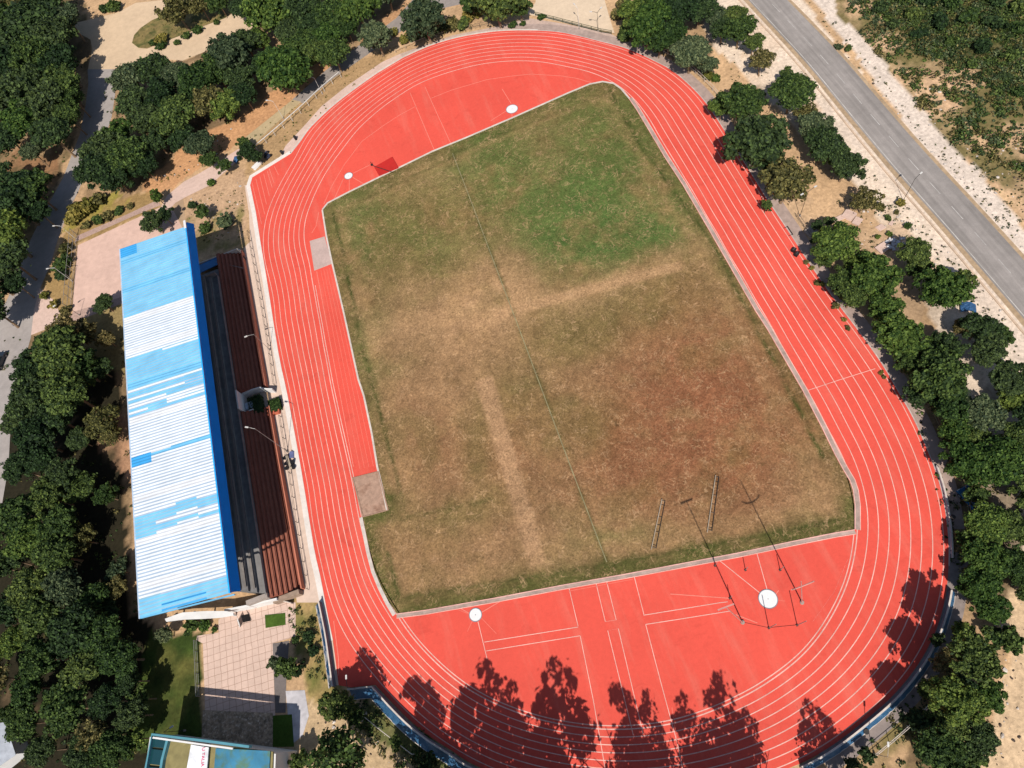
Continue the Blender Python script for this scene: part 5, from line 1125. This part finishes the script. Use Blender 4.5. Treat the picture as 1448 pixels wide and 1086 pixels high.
for i, (u, v, r, k) in enumerate(((586, 47, 10, 'm'), (607, 45, 10, 'm'), (625, 38, 9, 'o'), (640, 33, 10, 'o'), (655, 33, 9, 'm'), (662, 22, 9, 'y'), (676, 18, 8, 'y'), (725, 35, 5, 'm'), (740, 33, 4, 'm'), (765, 24, 5, 'm'), (572, 55, 7, 'y'), (557, 45, 6, 'y'))):
    shrub(u, v, r, k, f'{KW[k]} shrub above the top of the track, {ORD[i]} of twelve', 'shrubs above the top of the track')
for i, (u, v, r, k) in enumerate(((884, 48, 11, 'm'), (1002, 106, 8, 'y'), (1012, 110, 7, 'b'), (872, 20, 9, 'o'), (880, 6, 8, 'o'))):
    shrub(u, v, r, k, f'{KW[k]} shrub beside the upper right bend, {ORD[i]} of five', 'shrubs beside the upper right bend')
for i, (u, v, r, k) in enumerate(((1245, 292, 8, 'o'), (1256, 308, 5, 'm'), (1284, 319, 6, 'm'), (1258, 331, 5, 'b'), (1241, 335, 4, 'b'), (1274, 287, 7, 'y'), (1150, 341, 5, 'd'), (1268, 300, 4, 'o'), (1238, 128, 0, 'm'))):
    if r: shrub(u, v, r, k, f'{KW[k]} shrub on sand by the pale slabs, {ORD[i]} of eight', 'shrubs by the pale slabs')
for i, (u, v, r) in enumerate(((1140, 371, 4), (1148, 379, 4), (1156, 400, 5), (1163, 402, 4), (1182, 432, 6), (1194, 452, 4), (1199, 464, 4), (1246, 527, 4), (1250, 533, 4))):
    shrub(u, v, r, 'oy'[i % 2], f'small weedy plant on the outer edge of the right straight, {ORD[i]} downwards', 'weeds on the outer lane')
for i, (u, v, r, k) in enumerate(((1247, 10, 10, 'd'), (1290, 20, 11, 'm'), (1330, 30, 13, 'd'), (1372, 22, 12, 'm'), (1408, 32, 13, 'd'), (1440, 40, 12, 'm'), (1300, 48, 9, 'd'), (1345, 58, 10, 'm'), (1390, 66, 11, 'd'), (1430, 78, 11, 'm'), (1265, 34, 8, 'd'), (1410, 2, 11, 'd'), (1346, 4, 11, 'm'), (1442, 8, 12, 'm'), (1312, 0, 10, 'd'), (1375, 90, 8, 'm'), (1420, 110, 8, 'd'), (1442, 130, 9, 'm'), (1275, -8, 9, 'm'), (1200, 68, 5, 'm'), (1186, 66, 5, 's'))):
    shrub(u, v, r, k, f'{size(r*2)} {KW[k]} bush in the scrub beyond the road, {ORD[i]} there', 'bushes in the scrub beyond the road')
for i, (u, v) in enumerate(((250, 60), (264, 50), (279, 42), (306, 31), (216, 60), (228, 64))):
    shrub(u, v, 4+i % 3, 'm', f'small round bush on the rim of the traffic island, {ORD[i]} of six', 'bushes on the traffic island')
shrub(228, 56, 8, 'y', 'yellowish bush on the traffic island'); shrub(160, 8, 8, 'm', 'green bush at the top of the pale dirt road'); shrub(146, 12, 6, 'd', 'dark bush at the top of the pale dirt road')
for i, (u, v, r, k) in enumerate(((1480, 640, 26, 'm'), (1500, 700, 28, 'd'), (1475, 760, 26, 'm'), (1510, 800, 26, 'b'), (1490, 860, 24, 'm'), (1500, 620, 24, 'o'))):
    tree(u, v, r, k, f'{KW[k]} tree just past the right edge of the view, {ORD[i]} of six', 'trees past the right edge')
# tall trees just below the picture: only their shadows reach the bend
def tall(tip, H, label, wd=1.0):
    t = G(*tip); base = t-Vector((SX*H, SY*H, 0)); e = empty('tree', (base.x, base.y, 0), 0, label, 'tree', 'tall trees outside the bottom bend'); r_ = random.Random(int(tip[0]))
    hc = H*.52; c = link('crown', r_.choice(CT), None, e); c.location = (0, 0, hc); zs = (H-hc)/1.38; c.scale = (zs*1.25*wd, zs*1.25*wd, zs)
    c.material_slots[0].link = 'OBJECT'; c.material_slots[0].material = LM['m']; c.rotation_euler[2] = r_.uniform(0, 6)
    t_ = link('trunk', TT[0], None, e); t_.location = (0, 0, hc); t_.scale = (zs, zs, hc/1.35)
for i, (tip, H, wd) in enumerate((((685, 942), 22, .8), ((655, 982), 19, .6), ((722, 974), 20, .6), ((789, 947), 23, .8), ((762, 992), 19, .5), ((876, 974), 21, .65), ((912, 988), 19, .55), ((964, 990), 19, .55), ((1012, 966), 21, .72), ((1054, 1010), 16, .55), ((1146, 1000), 14.5, .75), ((1172, 1014), 13, .6), ((590, 957), 19, .75), ((618, 992), 16, .55), ((518, 922), 15, .8))):
    tall(tip, H, f'tall slender tree shading the bottom bend, {ORD[i]} from the left', wd)
def shade(tip, H, r, k, label):
    t = G(*tip); b = t-Vector((SX*H, SY*H, 0)); e = empty('tree', (b.x, b.y, 0), 0, label, 'tree', 'wood outside the lower right bend'); hc = H-r*.62; r_ = random.Random(int(tip[1]))
    c = link('crown', r_.choice(CB), None, e); c.location = (0, 0, hc); c.scale = (r, r, r); c.material_slots[0].link = 'OBJECT'; c.material_slots[0].material = LM[k]; c.rotation_euler[2] = r_.uniform(0, 6)
    t_ = link('trunk', r_.choice(TR), None, e); t_.location = (0, 0, hc); t_.scale = (r*.8, r*.8, hc/1.3)
shade((1302, 830), 11, 3.4, 'm', 'tall tree leaning its shade over the outer lanes of the right bend'); shade((1285, 890), 10, 3.2, 'b', 'bright tall tree whose shade falls below the first shadow on the right bend'); shade((1262, 950), 10, 3.0, 'm', 'tall tree beside the grey paving of the lower right bend')

# ================================================================== GROUND COVER
_rc = np.array([(p.x, p.y) for p in road_c[1:-1]])
def on_road(p): return np.hypot(_rc[:, 0]-p.x, _rc[:, 1]-p.y).min() < RW/2+.9
_rc = np.concatenate([np.linspace(a, b, 12) for a, b in zip(_rc[:-1], _rc[1:])])
def cover(name, polys, n, kinds, rmin, rmax, leaf, per, seed, label, noise=(6, .35)):
    r_ = np.random.default_rng(seed); rr = random.Random(seed); V_, F_, M_ = [], [], []
    for poly, cnt in zip(polys, n):
        us = [p[0] for p in poly]; vs = [p[1] for p in poly]; k = 0; tries = 0
        while k < cnt and tries < cnt*30:
            tries += 1; u, v = r_.uniform(min(us), max(us)), r_.uniform(min(vs), max(vs))
            if not inpoly(np.array([u]), np.array([v]), poly)[0]: continue
            p = G(u, v)
            if on_road(p): continue
            if fbm(np.array([p.x]), np.array([p.y]), noise[0], seed)[0] < noise[1]+.25*r_.random(): continue
            k += 1; rad = rmin+(rmax-rmin)*r_.random()**2.2; mi = r_.integers(len(kinds)); m = int(per*(.5+rad/rmax))
            d = r_.normal(size=(m, 3)); d /= np.linalg.norm(d, axis=1)[:, None]; d[:, 2] = abs(d[:, 2]); c = np.array([p.x, p.y, .05])+d*np.array([rad, rad, rad*.7])*r_.uniform(.5, 1, (m, 1))
            nn = d+r_.normal(size=(m, 3))*.5+np.array([0, 0, .3]); nn /= np.linalg.norm(nn, axis=1)[:, None]; t = np.cross(nn, r_.normal(size=(m, 3))); t /= np.linalg.norm(t, axis=1)[:, None]; b = np.cross(nn, t)
            s = leaf*r_.uniform(.6, 1.4, (m, 1)); q = np.stack([c+t*s, c+b*s*.6, c-t*s, c-b*s*.6], 1).reshape(-1, 3); V_.append(q); M_ += [mi]*m
    v = np.concatenate(V_); f = np.arange(len(v)).reshape(-1, 4); me = bpy.data.meshes.new(name); me.from_pydata(v.tolist(), [], f.tolist())
    for k in kinds: me.materials.append(LM[k])
    me.polygons.foreach_set('material_index', np.array(M_, dtype=np.int32)); me.update()
    o = link(name, me); tag(o, label, 'undergrowth', None, 'stuff')
cover('scrub', [[(1150, -60), (1225, 55), (1265, 105), (1300, 150), (1345, 200), (1448, 250), (1500, 200), (1500, -60)], [(1215, -60), (1250, 30), (1320, 90), (1460, 140), (1500, -60)], [(1455, 270), (1500, 330), (1800, 680), (1950, 500), (1500, 150)]], (1500, 2200, 900), ('d', 'm', 'm', 'o', 's'), .2, 1.6, .2, 40, 71, 'low dense scrub covering the ground beyond the road', (4, .30))
cover('weeds', [[(1140, 0), (1180, 30), (1300, 170), (1448, 330), (1448, 370), (1250, 160)], [(1090, 130), (1200, 200), (1420, 440), (1448, 520), (1290, 330)], [(1000, 20), (1060, 10), (1090, 100), (1040, 130)], [(1270, 110), (1448, 240), (1448, 330), (1330, 190)], [(1180, 280), (1280, 290), (1310, 350), (1220, 350)]], (90, 130, 40, 200, 45), ('d', 'o', 's', 'o'), .08, .45, .12, 9, 72, 'sparse weeds scattered over the pale sand', (3, .2))
cover('undergrowth', [[(0, 470), (180, 480), (195, 880), (210, 1086), (0, 1086)], [(130, 110), (330, 60), (340, 170), (160, 270)], [(-20, 0), (110, 0), (110, 200), (0, 400)], [(1290, 560), (1448, 560), (1448, 830), (1350, 820)], [(500, 985), (560, 1010), (660, 1086), (560, 1086), (500, 1030)], [(405, 855), (450, 860), (475, 960), (430, 960)], [(1240, 1030), (1330, 940), (1390, 1086), (1200, 1086)]], (420, 200, 240, 160, 120, 50, 90), ('d', 'm', 'o'), .15, .9, .16, 16, 73, 'patchy undergrowth and weeds below the trees', (5, .3))
cover('verge_grass', [[(262, 290), (345, 265), (345, 340), (268, 345)], [(345, 200), (500, 90), (560, 72), (400, 205)], [(205, 270), (330, 190), (300, 230)], [(190, 55), (260, 20), (330, 10), (270, 45)], [(580, 60), (700, 36), (700, 26), (570, 60)]], (70, 60, 40, 60, 40), ('o', 'y', 'm'), .1, .5, .12, 10, 74, 'dry tufts of grass on the earth verges', (3, .25))
def stones(name, polys, n, seed, m_, smin, smax, label):
    r_ = random.Random(seed); bm = bmesh.new()
    for poly, cnt in zip(polys, n):
        us = [p[0] for p in poly]; vs = [p[1] for p in poly]; k = 0
        while k < cnt:
            u, v = r_.uniform(min(us), max(us)), r_.uniform(min(vs), max(vs))
            if not inpoly(np.array([u]), np.array([v]), poly)[0]: continue
            k += 1; p = G(u, v)
            if on_road(p): continue
            q = smin+(smax-smin)*r_.random()**3
            g = bmesh.ops.create_icosphere(bm, subdivisions=1, radius=1, matrix=Matrix.Translation((p.x, p.y, q*.25)) @ Matrix.Rotation(r_.uniform(0, 6), 4, 'Z') @ Matrix.Diagonal((q, q*r_.uniform(.5, 1), q*r_.uniform(.3, .6), 1)))
            for w_ in g['verts']: w_.co += Vector((r_.uniform(-.2, .2), r_.uniform(-.2, .2), r_.uniform(-.1, .1)))*q
    tag(obj(name, bm, m_), label, 'stones', None, 'stuff')
SP = [[(1000, 20), (1060, 10), (1100, 110), (1040, 130)], [(1095, 130), (1200, 205), (1420, 440), (1440, 500), (1290, 340)], [(1180, 280), (1280, 290), (1310, 350), (1220, 350)], [(1150, 0), (1200, 60), (1340, 220), (1448, 330), (1448, 365), (1250, 170)], [(1400, 860), (1448, 850), (1448, 1086), (1400, 1086)], [(270, 280), (345, 255), (345, 330), (270, 330)], [(205, 265), (330, 180), (310, 225)], [(440, 1000), (520, 1000), (600, 1086), (470, 1086)], [(1230, 60), (1448, 200), (1448, 330), (1330, 200)]]
stones('stones', SP, (20, 50, 40, 60, 25, 30, 20, 30, 60), 5, mat('pale stones', lin(214, 200, 188), .9), .06, .36, 'pale stones and rubble scattered over the bare ground')
stones('stones', SP, (20, 50, 30, 60, 30, 25, 20, 30, 40), 6, mat('dark stones', lin(96, 80, 70), .9), .06, .28, 'dark stones and clods scattered over the bare ground')
print('trees', tcount[0])
